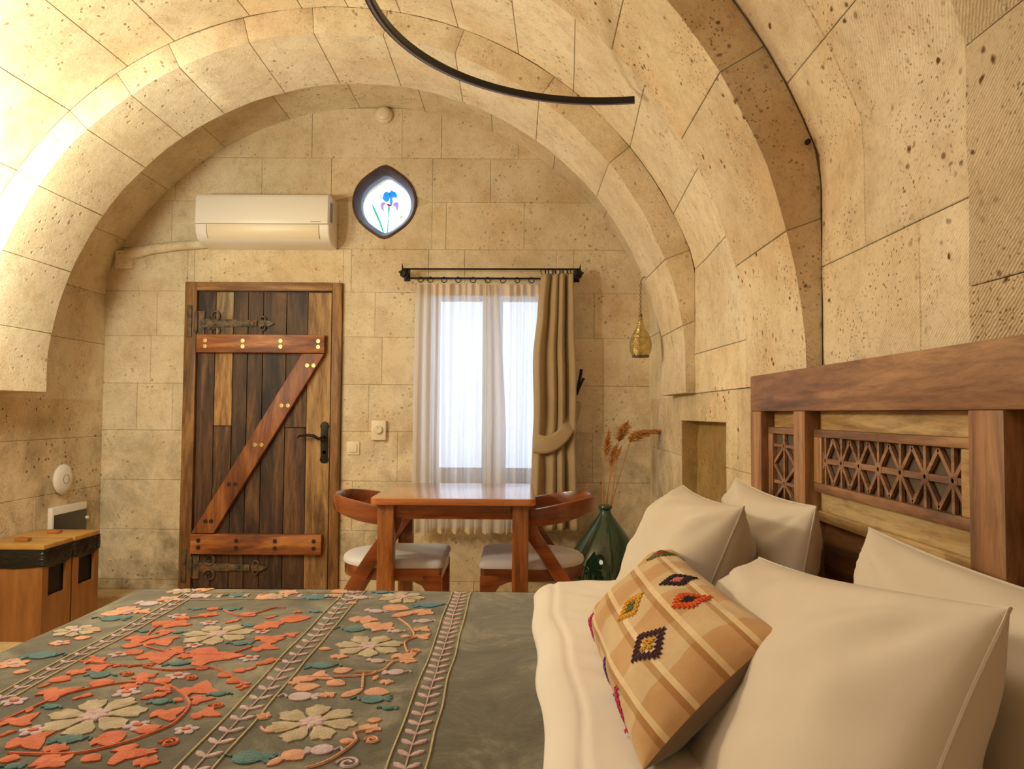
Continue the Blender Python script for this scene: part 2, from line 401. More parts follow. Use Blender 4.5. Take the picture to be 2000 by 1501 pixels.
def subrect(r, holes):
    out = [r]
    for h in holes:
        nxt = []
        for (a, b, c, d) in out:
            if h[0] >= b or h[1] <= a or h[2] >= d or h[3] <= c: nxt.append((a, b, c, d)); continue
            if h[0] > a + .02: nxt.append((a, h[0], c, d))
            if h[1] < b - .02: nxt.append((h[1], b, c, d))
            la, lb = max(a, h[0]), min(b, h[1])
            if h[2] > c + .02: nxt.append((la, lb, c, h[2]))
            if h[3] < d - .02: nxt.append((la, lb, h[3], d))
        out = nxt
    return out

def flat_stone(P, r, mat, parent, gap=.0009, ch=.0022, lift=0.0, depth=.02, name='stone'):
    a, b, c, d = r[0] + gap, r[1] - gap, r[2] + gap, r[3] - gap
    if b - a < .015 or d - c < .015: return
    g = G(); j = lambda: R_.uniform(-.0008, .0008); l = lift + j()
    o = [(a, c), (b, c), (b, d), (a, d)]; i_ = [(a + ch, c + ch), (b - ch, c + ch), (b - ch, d - ch), (a + ch, d - ch)]
    vs = [P(u, v, -depth) for u, v in o] + [P(u + j(), v + j(), l - ch * .8) for u, v in o] + [P(u + j(), v + j(), l + j() * .6) for u, v in i_]
    fs = [(8, 9, 10, 11)]
    for k in range(4):
        m = (k + 1) % 4; fs += [(k, m, m + 4, k + 4), (k + 4, m + 4, m + 8, k + 8)]
    g.add(vs, fs); g.build(name, mat, parent)

def poly_stone(P, poly, mat, parent, lift=0.0, depth=.02, name='stone'):
    g = G(); g.prism(poly, P, lift, -depth); g.build(name, mat, parent)

def courses(P, u0, u1, zs, seed, wmin, wmax, holes, mat, parent, fixed=None, keep=None, lift=0.0):
    rr = random.Random(seed)
    for i in range(len(zs) - 1):
        if fixed and i in fixed: cuts = [u0] + fixed[i] + [u1]
        else:
            cuts = [u0]; x_ = u0 + rr.uniform(.2, wmax)
            while x_ < u1 - .18: cuts.append(x_); x_ += rr.uniform(wmin, wmax)
            cuts.append(u1)
        for a, b in zip(cuts, cuts[1:]):
            for r in subrect((a, b, zs[i], zs[i + 1]), holes):
                if keep and not keep(r): continue
                flat_stone(P, r, mat, parent, lift=lift)

# ---- floor
PF = lambda u, v, d: (u, v, d)
floor = G().box(-3.0, 1.2, -1.5, 4.9, -.15, -.012).build('floor', M['mortar']); tag(floor, 'beige stone tile floor behind the bed', kind='structure')
for i in range(7):
    for j in range(12):
        flat_stone(PF, (-2.61 + i * .5, min(-2.61 + i * .5 + .5, .84), -1.2 + j * .5 + (.1 if 0 else 0), min(-1.2 + j * .5 + .5, 4.61)), M['floor'], floor, gap=.0015, ch=.002, depth=.011, name='tile')

# ---- back wall with door, window and round window openings
PB = lambda u, v, d: (u, 4.600 - d, v)
WX0, WX1, WZ0, WZ1 = -.565, .245, .60, 1.885          # window opening
RX, RZ = -.850, 2.446                                   # round window centre
DX0, DX1, DZ = -2.095, -1.105, 1.925
def ogee(a, n=36, half=None):
    pts = []
    for k in range(n):
        t = 2 * pi * (k + .0) / n
        xx = a * sin(t); zz = a * cos(t)
        e = exp(-(sin(t) / .33) ** 2) * .032 * (1 if cos(t) > 0 else -1)
        pts.append((xx, zz + e))
    return pts
OG = ogee(.207)
wall = G()
PBB = lambda u, v, d: (u, 4.605 + d, v)
for r in subrect((-3.0, 1.2, -.1, 3.4), [(WX0, WX1, WZ0, WZ1), (RX - .24, RX + .24, RZ - .27, RZ + .27)]):
    wall.prism([(r[0], r[2]), (r[1], r[2]), (r[1], r[3]), (r[0], r[3])], PBB, 0, .28)
rt = [(RX + x_, RZ + z_) for x_, z_ in OG if x_ >= -1e-6]
rt = sorted(rt, key=lambda p: -p[1])
lt = sorted([(RX + x_, RZ + z_) for x_, z_ in OG if x_ <= 1e-6], key=lambda p: -p[1])
wall.prism([(RX, RZ - .27), (RX + .24, RZ - .27), (RX + .24, RZ + .27), (RX, RZ + .27)] + rt, PBB, 0, .28)
wall.prism([(RX, RZ + .27), (RX - .24, RZ + .27), (RX - .24, RZ - .27), (RX, RZ - .27)] + lt[::-1], PBB, 0, .28)
wall_back = wall.build('wall_back', M['mortar']); tag(wall_back, 'back wall of pale cut stone blocks under the arch', kind='structure')
zs = [0, .06, .37, .68, .99, 1.285, 1.585, 1.87, 2.145, 2.447, 2.728, 3.05]
X_ = lambda px: (px - 1010) * .003217
fixed = {10: [X_(600), X_(779), X_(857), X_(1010)], 9: [X_(330), X_(502), X_(640), X_(840), X_(955)], 8: [X_(325), X_(505), X_(656), X_(868), X_(1022)],
         7: [X_(372), X_(682), X_(905), X_(1120)], 6: [X_(300), X_(730), X_(1160)], 5: [X_(290), X_(745), X_(1178)], 4: [X_(265), X_(335), X_(720), X_(1178)]}
hb = (X_(640), X_(840))
holes = [(DX0, DX1, -1, DZ), (WX0, WX1, WZ0, WZ1), (hb[0], hb[1], 2.145, 2.728)]
def keep(r):
    # nearest point of the stone to the vault axis must be inside the vault
    nx = min(max(-.92, r[0]), r[1]); nz = max(1.206, r[2])
    return (nx + .92) ** 2 + (nz - 1.206) ** 2 < 1.9 ** 2 if r[3] > 1.3 else True
courses(PB, -2.62, .84, zs, 5, .5, .95, holes, M['stone_back'], wall_back, fixed, keep)
# the two stones cut round the little window
gp = .0012
for sgn in (1, -1):
    e = hb[1] - gp if sgn > 0 else hb[0] + gp
    for zlo, zhi in ((2.145 + gp, 2.447 - .001), (2.447 + .001, 2.728 - gp)):
        arc = [(RX + p[0], RZ + p[1]) for p in OG if p[0] * sgn >= -1e-6]
        arc = [p for p in sorted(arc, key=lambda p: -p[1]) if zlo <= p[1] <= zhi]
        mid = [(RX + sgn * .207, 2.447)]
        pts = [(RX + sgn * gp, zhi)] if zhi > 2.6 else []
        pts += arc
        if zhi < 2.6: pts = pts + [(RX + sgn * gp, zlo)]
        poly = ([(e, zlo), (e, zhi)] + pts)
        poly_stone(PB, poly if sgn < 0 else poly[::-1], M['stone_back'], wall_back)

# ---- generic curved block following a path of (radius, y) across the arch
def ringpt(Rr, y, s_, xr, xl, cx=CX_, cz=CZ):
    a = radians(s_)
    if s_ < 0: return Vector((min(cx + Rr, xr), y, cz + Rr * a))
    if s_ > 180: return Vector((max(cx - Rr, xl), y, cz - Rr * (a - pi)))
    return Vector((max(xl, min(xr, cx + Rr * cos(a))), y, cz + Rr * sin(a)))

def block(path, s0, s1, mat, parent, cx=CX_, cz=CZ, rough=.003, gap=.0009, ch=.0022, step=3.0, name='stone', lift=0.):
    """path: list of (R, y, xr, xl); a block from angle s0 to s1, recessed edge all round"""
    Rm = path[0][0]; gd = math.degrees(gap / Rm); cdg = math.degrees(ch / Rm)
    n = max(2, int((s1 - s0) / step))
    ss = [s0 + gd, s0 + gd + cdg] + [s0 + (s1 - s0) * k / n for k in range(1, n)] + [s1 - gd - cdg, s1 - gd]
    # densify path
    pts = []
    for i in range(len(path) - 1):
        a, b = path[i], path[i + 1]
        L = sqrt((a[0] - b[0]) ** 2 + (a[1] - b[1]) ** 2); m = max(1, int(L / .2))
        for k in range(m): pts.append(tuple(a[q] + (b[q] - a[q]) * k / m for q in range(4)))
    pts.append(path[-1])
    # end recess rows
    def shift(p, q, d):
        L = sqrt((q[0] - p[0]) ** 2 + (q[1] - p[1]) ** 2); t = d / L
        return tuple(p[k] + (q[k] - p[k]) * t for k in range(4))
    rows = [(shift(pts[0], pts[1], gap), 1)] + [(shift(pts[0], pts[1], gap + ch), 0)] + [(p, 0) for p in pts[1:-1]] + [(shift(pts[-1], pts[-2], gap + ch), 0), (shift(pts[-1], pts[-2], gap), 1)]
    corners = {(round(p[0], 4), round(p[1], 4)) for p in path[1:-1]}
    vs = []
    for (p, e) in rows:
        for k, s_ in enumerate(ss):
            q = ringpt(p[0], p[1], s_, p[2], p[3], cx, cz)
            face = abs(p[1] - path[-1][1]) < 1e-4 and len(path) > 2 and p[0] > path[-2][0] + 1e-4
            inw = Vector((0, -1, 0)) if face else Vector((cx - q.x, 0, cz - q.z)).normalized() if 0 <= s_ <= 180 else Vector((1 if s_ > 90 else -1, 0, 0))
            ed = e or k in (0, len(ss) - 1)
            off = (-ch if ed else 0) + lift + noise.noise(q * 7) * rough
            if (round(p[0], 4), round(p[1], 4)) in corners: off -= .001 + abs(noise.noise(q * 26)) * .006
            vs.append(q + inw * off)
    w_ = len(ss); fs = []
    for j in range(len(rows) - 1):
        for i in range(w_ - 1): fs.append((j * w_ + i, j * w_ + i + 1, (j + 1) * w_ + i + 1, (j + 1) * w_ + i))
    g = G(); g.add(vs, fs); g.build(name, mat, parent, smooth=40, fix=False)

def shell(path, s0, s1, outer, mat, name=None, parent=None, cx=CX_, cz=CZ, gobj=None, off=.010):
    """solid backing ring behind the blocks"""
    g = gobj or G(); n = int((s1 - s0) / 3)
    loop = [(R0 + off, y, xr + off, xl - off) for (R0, y, xr, xl) in path]
    if len(path) > 2: loop = [(path[i][0] + off, path[i][1] + (off if path[i][1] == path[-1][1] else 0), path[i][2] + off, path[i][3] - off) for i in range(len(path))]
    loop += [(outer, loop[-1][1], outer + cx, -outer + cx), (outer, loop[0][1], outer + cx, -outer + cx)]
    m = len(loop); vs = []
    for k in range(n + 1):
        s_ = s0 + (s1 - s0) * k / n
        for (a, y, xr, xl) in loop: vs.append(ringpt(a, y, s_, xr, xl, cx, cz))
    fs = []
    for k in range(n):
        for j in range(m):
            l = (j + 1) % m; fs.append((k * m + j, k * m + l, (k + 1) * m + l, (k + 1) * m + j))
    fs.append(tuple(range(m))); fs.append(tuple(n * m + j for j in range(m))[::-1])
    g.add(vs, fs)
    if gobj is None: return g.build(name, mat, parent)

XL = -2.61
ceiling = G()
# back vault behind the far rib
BC = (-.92, 1.206)
P_back = [(1.852, 4.60, .83, XL), (1.852, 3.70, .83, XL)]
shell(P_back, -1, 181, 2.25, None, cx=BC[0], cz=BC[1], gobj=ceiling)
P_r2a = [(1.700, 3.212, .780, -2.53), (1.624, 2.50, .780, -2.46)]
P_r2b = [(1.622, 2.50, .780, -2.46), (1.610, 1.992, .786, -2.45), (1.757, 1.992, .830, XL)]
P_n1 = [(1.757, 1.99, .830, XL), (1.757, 1.335, .830, XL)]
P_n2 = [(1.750, 1.335, .824, XL), (1.757, .60, .830, XL)]
P_n3 = [(1.757, .60, .830, XL), (1.757, -1.2, .830, XL)]
shell(P_r2a, -.8, 181, 2.3, None, gobj=ceiling, off=.032); shell(P_r2b, -.8, 181, 2.3, None, gobj=ceiling)
shell([(1.757, 1.99, .83, XL), (1.757, -1.25, .83, XL)], -.8, 181, 2.3, None, gobj=ceiling)
ceiling = ceiling.build('ceiling', M['mortar']); tag(ceiling, 'pale stone barrel vault of curved blocks overhead', kind='structure')
for a, b in zip([-1, 12, 25, 38, 52, 66, 80, 93, 107, 121, 135, 148, 160, 170], [12, 25, 38, 52, 66, 80, 93, 107, 121, 135, 148, 160, 170, 181]):
    block(P_back, a, b, M['stone'], ceiling, cx=BC[0], cz=BC[1], step=4)
LA = [-.8, 5, 18, 27, 39, 51, 61, 71, 80, 88, 95, 103, 115, 123, 134, 146, 158, 170, 181]
for a, b in zip(LA, LA[1:]): block(P_r2a, a, b, M['stone'], ceiling)
LB = [-.8, 14, 31, 45, 58, 70, 82, 95, 108, 120, 132, 144, 156, 168, 181]
for a, b in zip(LB, LB[1:]): block(P_r2b, a, b, M['stone_near'] if a < 60 else M['stone'], ceiling, rough=.005)
LN = [-.8, 9.5, 27, 44, 60, 75, 90, 105, 120, 135, 150, 165, 181]
for a, b in zip(LN, LN[1:]):
    if a < 27 and a < 9:
        block([(1.757, 1.99, .83, XL), (1.757, 1.508, .83, XL)], a, b, M['stone_near'], ceiling)
        block([(1.757, 1.508, .83, XL), (1.757, 1.335, .83, XL)], a, b, M['stone_near'], ceiling)
    elif a < 44:
        block([(1.757, 1.99, .83, XL), (1.757, 1.74, .83, XL)], a, b, M['stone_near'], ceiling)
        block([(1.757, 1.74, .83, XL), (1.757, 1.335, .83, XL)], a, b, M['stone_near'], ceiling)
    else: block(P_n1, a, b, M['stone_near'], ceiling)
LM = [-.8, 4, 19, 35, 52, 68, 84, 100, 116, 132, 148, 164, 181]
for a, b in zip(LM, LM[1:]):
    block(P_n2, a, b, M['stone_chisel'], ceiling, rough=.006); block(P_n3, a, b, M['stone_chisel'], ceiling, rough=.006, step=5)

# far rib: arch of voussoirs in front of the back vault
P_rib = [(1.578, 3.715, .732, -2.40), (1.578, 3.21, .735, -2.40), (1.700, 3.21, .780, -2.53)]
rib = shell(P_rib, -.8, 181, 2.3, M['mortar'], 'trim_1'); tag(rib, 'stone rib arch standing before the back wall', kind='structure')
LR = [-.8, 10, 21, 39, 54.5, 70, 82, 93.4, 104, 116, 125, 134, 146, 158, 170, 181]
for a, b in zip(LR, LR[1:]): block(P_rib, a, b, M['stone'], rib, rough=.004)

# ---- side walls below the arches
def XR(y): return .785 if y < 3.5 else .785 + (y - 3.5) / 1.1 * .047
PR = lambda u, v, d: (XR(u) - d, u, v)
NI = (2.757, 3.512, .52, 1.083)
g = G()
for r in subrect((1.99, 4.9, -.1, 1.195), [NI]):
    for a, b in ((r[0], min(r[1], 3.5)), (max(r[0], 3.5), r[1])):
        if b - a > .01: g.prism([(a, r[2]), (b, r[2]), (b, r[3]), (a, r[3])], PR, -.005, -.35)
g.box(.835, 1.25, -1.25, 2.0, -.1, 1.22); g.box(.84, 1.25, 3.7, 4.9, 1.1, 1.35)
g.box(.90, 1.25, NI[0] - .05, NI[1] + .05, NI[2] - .05, NI[3] + .05)
wall_right = g.build('wall_right', M['mortar']); tag(wall_right, 'right stone wall behind the headboard with a small niche', kind='structure')
courses(PR, 1.99, 4.60, [0, .30, .62, .915, 1.205], 11, .45, .8, [NI], M['stone_low'], wall_right)
PRn = lambda u, v, d: (.83 - d, u, v)
courses(PRn, -1.2, 1.985, [0, .3, .62, .915, 1.205], 12, .5, .8, [], M['stone_near'], wall_right)
# rough back of the niche and its far jamb
def nb(i, j):
    y = NI[0] - .02 + (NI[1] - NI[0] + .02) * i; z = NI[2] + (NI[3] - NI[2]) * j
    return (.862 - .025 * (1 - min(1, i * 5)) + noise.noise(Vector((y * 9, z * 9, 0))) * .012, y, z)
G().grid(nb, 24, 16).build('niche_back', M['stone_rough'], wall_right, smooth=60)
G().box(.79, .87, NI[1] - .004, NI[1] + .01, NI[2], NI[3]).build('niche_jamb', M['stone_rough'], wall_right)

PL = lambda u, v, d: (XL + d, u, v)
g = G().box(-2.95, XL - .005, -1.25, 4.9, -.1, 1.40)
wall_left = g.build('wall_left', M['mortar']); tag(wall_left, 'left stone wall below the springing of the arches', kind='structure')
courses(PL, -1.2, 4.60, [0, .33, .64, .95, 1.252], 21, .5, .85, [], M['stone_low'], wall_left)
wf = G().box(-3.0, 1.25, -1.5, -1.2, -.1, 3.5).build('wall_front', M['stone']); tag(wf, 'plain stone wall behind the viewpoint', kind='structure')

# ---- window
win = empty('window_1', (0, 0, 0), kind='structure', label='casement window with white light behind the sheer curtain')
fy0, fy1 = 4.70, 4.76
M['win_wood'] = wood_mat('window_wood', lin(96, 70, 50), lin(124, 94, 68), lin(146, 114, 86), 'z', .5)
def bx(a, b, c, d, y0=fy0, y1=fy1, nm='frame', par=win, mt=None, bv=.004): return G().box(a, b, y0, y1, c, d).build(nm, mt or M['win_wood'], par, bevel=bv)
bx(WX0, WX0 + .045, WZ0, WZ1, nm='frame_side'); bx(WX1 - .045, WX1, WZ0, WZ1, nm='frame_side')
bx(WX0 + .045, WX1 - .045, WZ1 - .05, WZ1, nm='frame_head'); bx(WX0 + .045, WX1 - .045, WZ0, WZ0 + .07, nm='frame_bottom')
bx(-.205, -.115, WZ0 + .07, WZ1 - .05, y0=4.69, nm='mullion')
for a, b in ((WX0 + .045, -.205), (-.115, WX1 - .045)):
    sash = bx(a, a + .02, WZ0 + .07, WZ1 - .05, y0=4.70, y1=4.745, nm='sash_stile'); bx(b - .02, b, WZ0 + .07, WZ1 - .05, y0=4.70, y1=4.745, nm='sash_stile')
    bx(a + .02, b - .02, WZ0 + .07, WZ0 + .16, y0=4.70, y1=4.745, nm='sash_rail')
    G().box(a + .02, b - .02, 4.72, 4.724, WZ0 + .16, WZ1 - .05).build('pane', M['glass'], win)
hd = G().box(-.18, -.14, 4.672, 4.692, 1.22, 1.30).tube([(-.16, 4.672, 1.26), (-.16, 4.645, 1.26), (-.08, 4.645, 1.258)], .008).build('window_handle', M['dark_screw'], win, smooth=40)
bx(WX0 - .0, WX1 + .0, WZ0 - .03, WZ0 + .002, y0=4.60, y1=4.70, nm='sill', mt=M['stone_low'])

# ---- round stained window
rw = empty('window_2', (0, 0, 0), kind='structure', label='small pointed round window with a blue iris in coloured glass')
x = NT('dark_window_wood'); x.set(Base_Color=x.ramp(x.noise(x.co(), 20, 4), [(.3, lin(58, 36, 24)), (.7, lin(92, 60, 42))]), Roughness=.45)
M['dark_wood'] = x.m
OO = ogee(.206, 48)
def ring(t, j):
    # outer lip -> inner lip -> back
    k = t
    prof = [(1.0, 4.592), (.93, 4.588), (.86, 4.60), (.775, 4.655), (.765, 4.70), (1.0, 4.70)]
    return prof
vs = []; prof = [(1.0, 4.60), (.985, 4.588), (.93, 4.588), (.79, 4.645), (.775, 4.655), (.765, 4.71), (1.0, 4.71)]
nO = len(OO)
for sc, y in prof:
    for px_, pz_ in OO: vs.append((RX + px_ * sc, y, RZ + pz_ * sc + 0))
fs = []
for j in range(len(prof)):
    l = (j + 1) % len(prof)
    for k in range(nO): m = (k + 1) % nO; fs.append((j * nO + k, j * nO + m, l * nO + m, l * nO + k))
G().add(vs, fs).build('frame', M['dark_wood'], rw, smooth=50)
PG = lambda u, v, d: (RX + u, 4.680 - d, RZ + v)
G().prism([(a * .78, b * .78) for a, b in OO], PG, 0, -.004).build('glass', M['frosted'], rw)
k_ = .0002405 / 2 * 1.0   # metres per zoomed pixel of the little window study
def q(pts): return [((a - 765) * .0003865 + .008, (762 - b) * .0003865) for a, b in pts]
def petal(nm, pts, mt, d=.003): G().prism(q(pts), PG, d, d - .002).build(nm, M[mt], rw)
petal('petal', [(670, 640), (690, 560), (730, 525), (775, 545), (800, 570), (790, 640), (770, 690), (740, 705), (700, 680)], 'stain_blue')
petal('petal', [(780, 545), (830, 520), (890, 540), (920, 590), (905, 640), (860, 625), (835, 640), (845, 700), (830, 765), (800, 740), (795, 640)], 'stain_blue', .0055)
petal('petal', [(635, 760), (660, 710), (700, 705), (730, 730), (690, 770), (700, 850), (680, 855), (650, 810)], 'stain_pink')
petal('petal', [(840, 760), (870, 710), (930, 700), (945, 760), (930, 830), (910, 835), (890, 780)], 'stain_pink')
petal('petal', [(770, 520), (820, 508), (860, 518), (830, 530)], 'stain_pink', .0075)
petal('petal', [(735, 725), (775, 735), (835, 765), (790, 785), (765, 775)], 'stain_red', .0075)
petal('stem', [(765, 785), (798, 785), (782, 965), (772, 965)], 'stain_green')
petal('stem', [(768, 1000), (782, 1000), (768, 1240), (748, 1240)], 'stain_green')
petal('leaf', [(495, 715), (540, 800), (600, 930), (665, 1080), (710, 1240), (690, 1240), (620, 1050), (550, 900), (505, 790)], 'stain_green')
petal('leaf', [(625, 480), (640, 560), (670, 640), (655, 660), (630, 600)], 'stain_yellow')
petal('dot', [(955, 950), (975, 925), (1000, 925), (1018, 950), (1000, 978), (975, 978)], 'stain_yellow')

# ---- door
door = empty('door_1', (-1.6, 4.6, 0), kind='structure', label='old plank door with Z brace and iron strap hinges')
class D:  # door parts are built in world coordinates, offset to the empty
    pass
def dpart(g, nm, mt, par=door, **k):
    g.v = [(a + 1.6, b - 4.6, c) for a, b, c in g.v] if par is door or par.parent is door else g.v
    return g.build(nm, mt, par, **k)
dpart(G().box(-2.095, -2.020, 4.570, 4.612, 0, 1.925), 'frame_post', M['door_frame'], bevel=.004)
dpart(G().box(-1.165, -1.105, 4.570, 4.612, 0, 1.925), 'frame_post', M['door_frame'], bevel=.004)
dpart(G().box(-2.020, -1.165, 4.570, 4.612, 1.870, 1.925), 'frame_head', M['door_frame_x'], bevel=.004)
dpart(G().box(-2.02, -1.165, 4.604, 4.611, 0, 1.87), 'backing_board', M['door_dark'])
pe = [-2.013, -1.905, -1.792, -1.700, -1.604, -1.457, -1.322, -1.172]
mats = ['door_dark', None, 'door_dark', 'door_dark', 'door_dark', 'door_dark', 'door_light']
for i in range(7):
    a, b = pe[i] + .0015, pe[i + 1] - .0015; y = 4.590 + R_.uniform(-.002, .002)
    segs = [(.01, 1.863, mats[i])] if mats[i] else [(.01, 1.018, 'door_dark'), (1.021, 1.50, 'door_light'), (1.503, 1.863, 'door_grey')]
    if i == 5: segs = [(.01, 1.01, 'door_dark'), (1.013, 1.863, 'door_dark')]
    for z0, z1, mt in segs:
        dpart(G().box(a, b, y, 4.604, z0, z1), 'plank', M[mt], bevel=.002, seg=1)
bt = dpart(G().box(-2.008, -1.205, 4.548, 4.590, 1.478, 1.592), 'brace', M['brace'], bevel=.005)
bb = dpart(G().box(-2.016, -1.205, 4.548, 4.590, .228, .352), 'brace', M['brace'], bevel=.005)
PD = lambda u, v, d: (u, 4.590 - d, v)
M['brace_d'] = wood_mat('diagonal_brace_wood', lin(104, 52, 26), lin(150, 80, 38), lin(182, 106, 54), 'z', .5)
dpart(G().prism([(-2.013, .356), (-1.875, .356), (-1.207, 1.474), (-1.345, 1.474)], PD, 0, .038), 'diagonal_brace', M['brace_d'], bevel=.004)
def screw(x_, z_, par, mt, y=4.548):
    g = G(); m = Matrix.Translation((x_, y, z_)) @ Matrix.Rotation(pi / 2, 4, 'X')
    g.lathe([(.0005, .001), (.005, .001), (.006, .0045), (.0125, .0045), (.0135, .0)], n=12, mat=m)
    g.v = [(a + 1.6, b - 4.6, c) for a, b, c in g.v]
    o = g.build('screw', M[mt], par, smooth=40); return o
for px_ in (398, 472, 546, 620):
    for z_ in (1.552, 1.516): screw((px_ - 1010) * .003186, z_, bt, 'brass_screw')
for (a, z_) in [(-1.31, 1.40), (-1.27, 1.40), (-1.465, 1.15), (-1.425, 1.15), (-1.625, .905), (-1.585, .905), (-1.785, .66), (-1.745, .66), (-1.925, .43), (-1.89, .43)]:
    screw(a, z_, door, 'dark_screw' if z_ < .8 else 'brass_screw', 4.552)
for a in (-1.965, -1.73, -1.49, -1.25):
    for z_ in (.312, .268): screw(a, z_, bb, 'dark_screw')
# strap hinges
for zc, L in ((1.665, .47), (.142, .45)):
    P3 = lambda u, v: Vector((u, 4.578, v))
    g = G()
    x0 = -2.00
    def strap(i, j):
        u = x0 + .02 + L * .72 * i; hw = .026 - .010 * i + .004 * abs(sin(i * 9)); return (u, 4.580 - .004 * (1 - (2 * j - 1) ** 2), zc + (2 * j - 1) * hw)
    g.grid(strap, 12, 4)
    g.box(x0 - .015, x0 + .03, 4.576, 4.590, zc - .07, zc + .075)
    for s_ in (1, -1):
        g.tube(spiral((x0 + .095, zc + s_ * .05), .040, .012, -s_ * pi * .9, s_ * 1.6 * pi, 22, P3), [.0085 - .0002 * k for k in range(23)], 6)
        ex = x0 + L * .74
        g.tube(spiral((ex + .045, zc + s_ * .026), .030, .009, -s_ * pi * .8, s_ * 1.3 * pi, 16, P3), [.007 - .0002 * k for k in range(17)], 6)
    g.lathe([(.001, -.012), (.02, -.006), (.022, 0), (.016, .006), (.001, .008)], c=(x0 + L * .70, 4.578, zc), n=12, mat=Matrix.Rotation(pi / 2, 4, 'X'))
    g.prism([(x0 + L * .80, zc - .018), (x0 + L * .92, zc - .020), (x0 + L, zc), (x0 + L * .92, zc + .020), (x0 + L * .80, zc + .018)], PD, 0, .014)
    dpart(g, 'strap_hinge', M['rust'], smooth=50)
    pl = G().box(-2.075, -2.045, 4.560, 4.572, zc - .09, zc + .11); pl.tube([(-2.018, 4.565, zc - .06), (-2.018, 4.565, zc + .07)], .010, 8)
    dpart(pl, 'hinge_pin_plate', M['rust'], bevel=.003)
# lock plate and lever
g = G(); pp = [(-1.232, .81), (-1.222, .795), (-1.204, .79), (-1.186, .795), (-1.176, .81), (-1.182, .835), (-1.18, .90), (-1.182, 1.0), (-1.176, 1.025), (-1.186, 1.045), (-1.204, 1.052), (-1.222, 1.045), (-1.232, 1.025), (-1.226, 1.0), (-1.228, .90), (-1.226, .835)]
g.prism(pp, PD, 0, .008); plate = dpart(g, 'lock_plate', M['iron'], bevel=.002)
g = G().tube([(-1.204, 4.585, .955), (-1.204, 4.535, .955), (-1.225, 4.53, .945), (-1.26, 4.53, .965), (-1.30, 4.532, .968), (-1.345, 4.535, .962), (-1.36, 4.538, .950)], [.009, .009, .009, .010, .009, .007, .004], 8)
dpart(g, 'door_lever', M['iron'], smooth=50)
g = G().lathe([(.001, -.004), (.010, -.004), (.012, 0)], c=(-1.204, 4.582, .86), n=12, mat=Matrix.Rotation(pi / 2, 4, 'X')); dpart(g, 'keyhole_cover', M['dark_screw'])
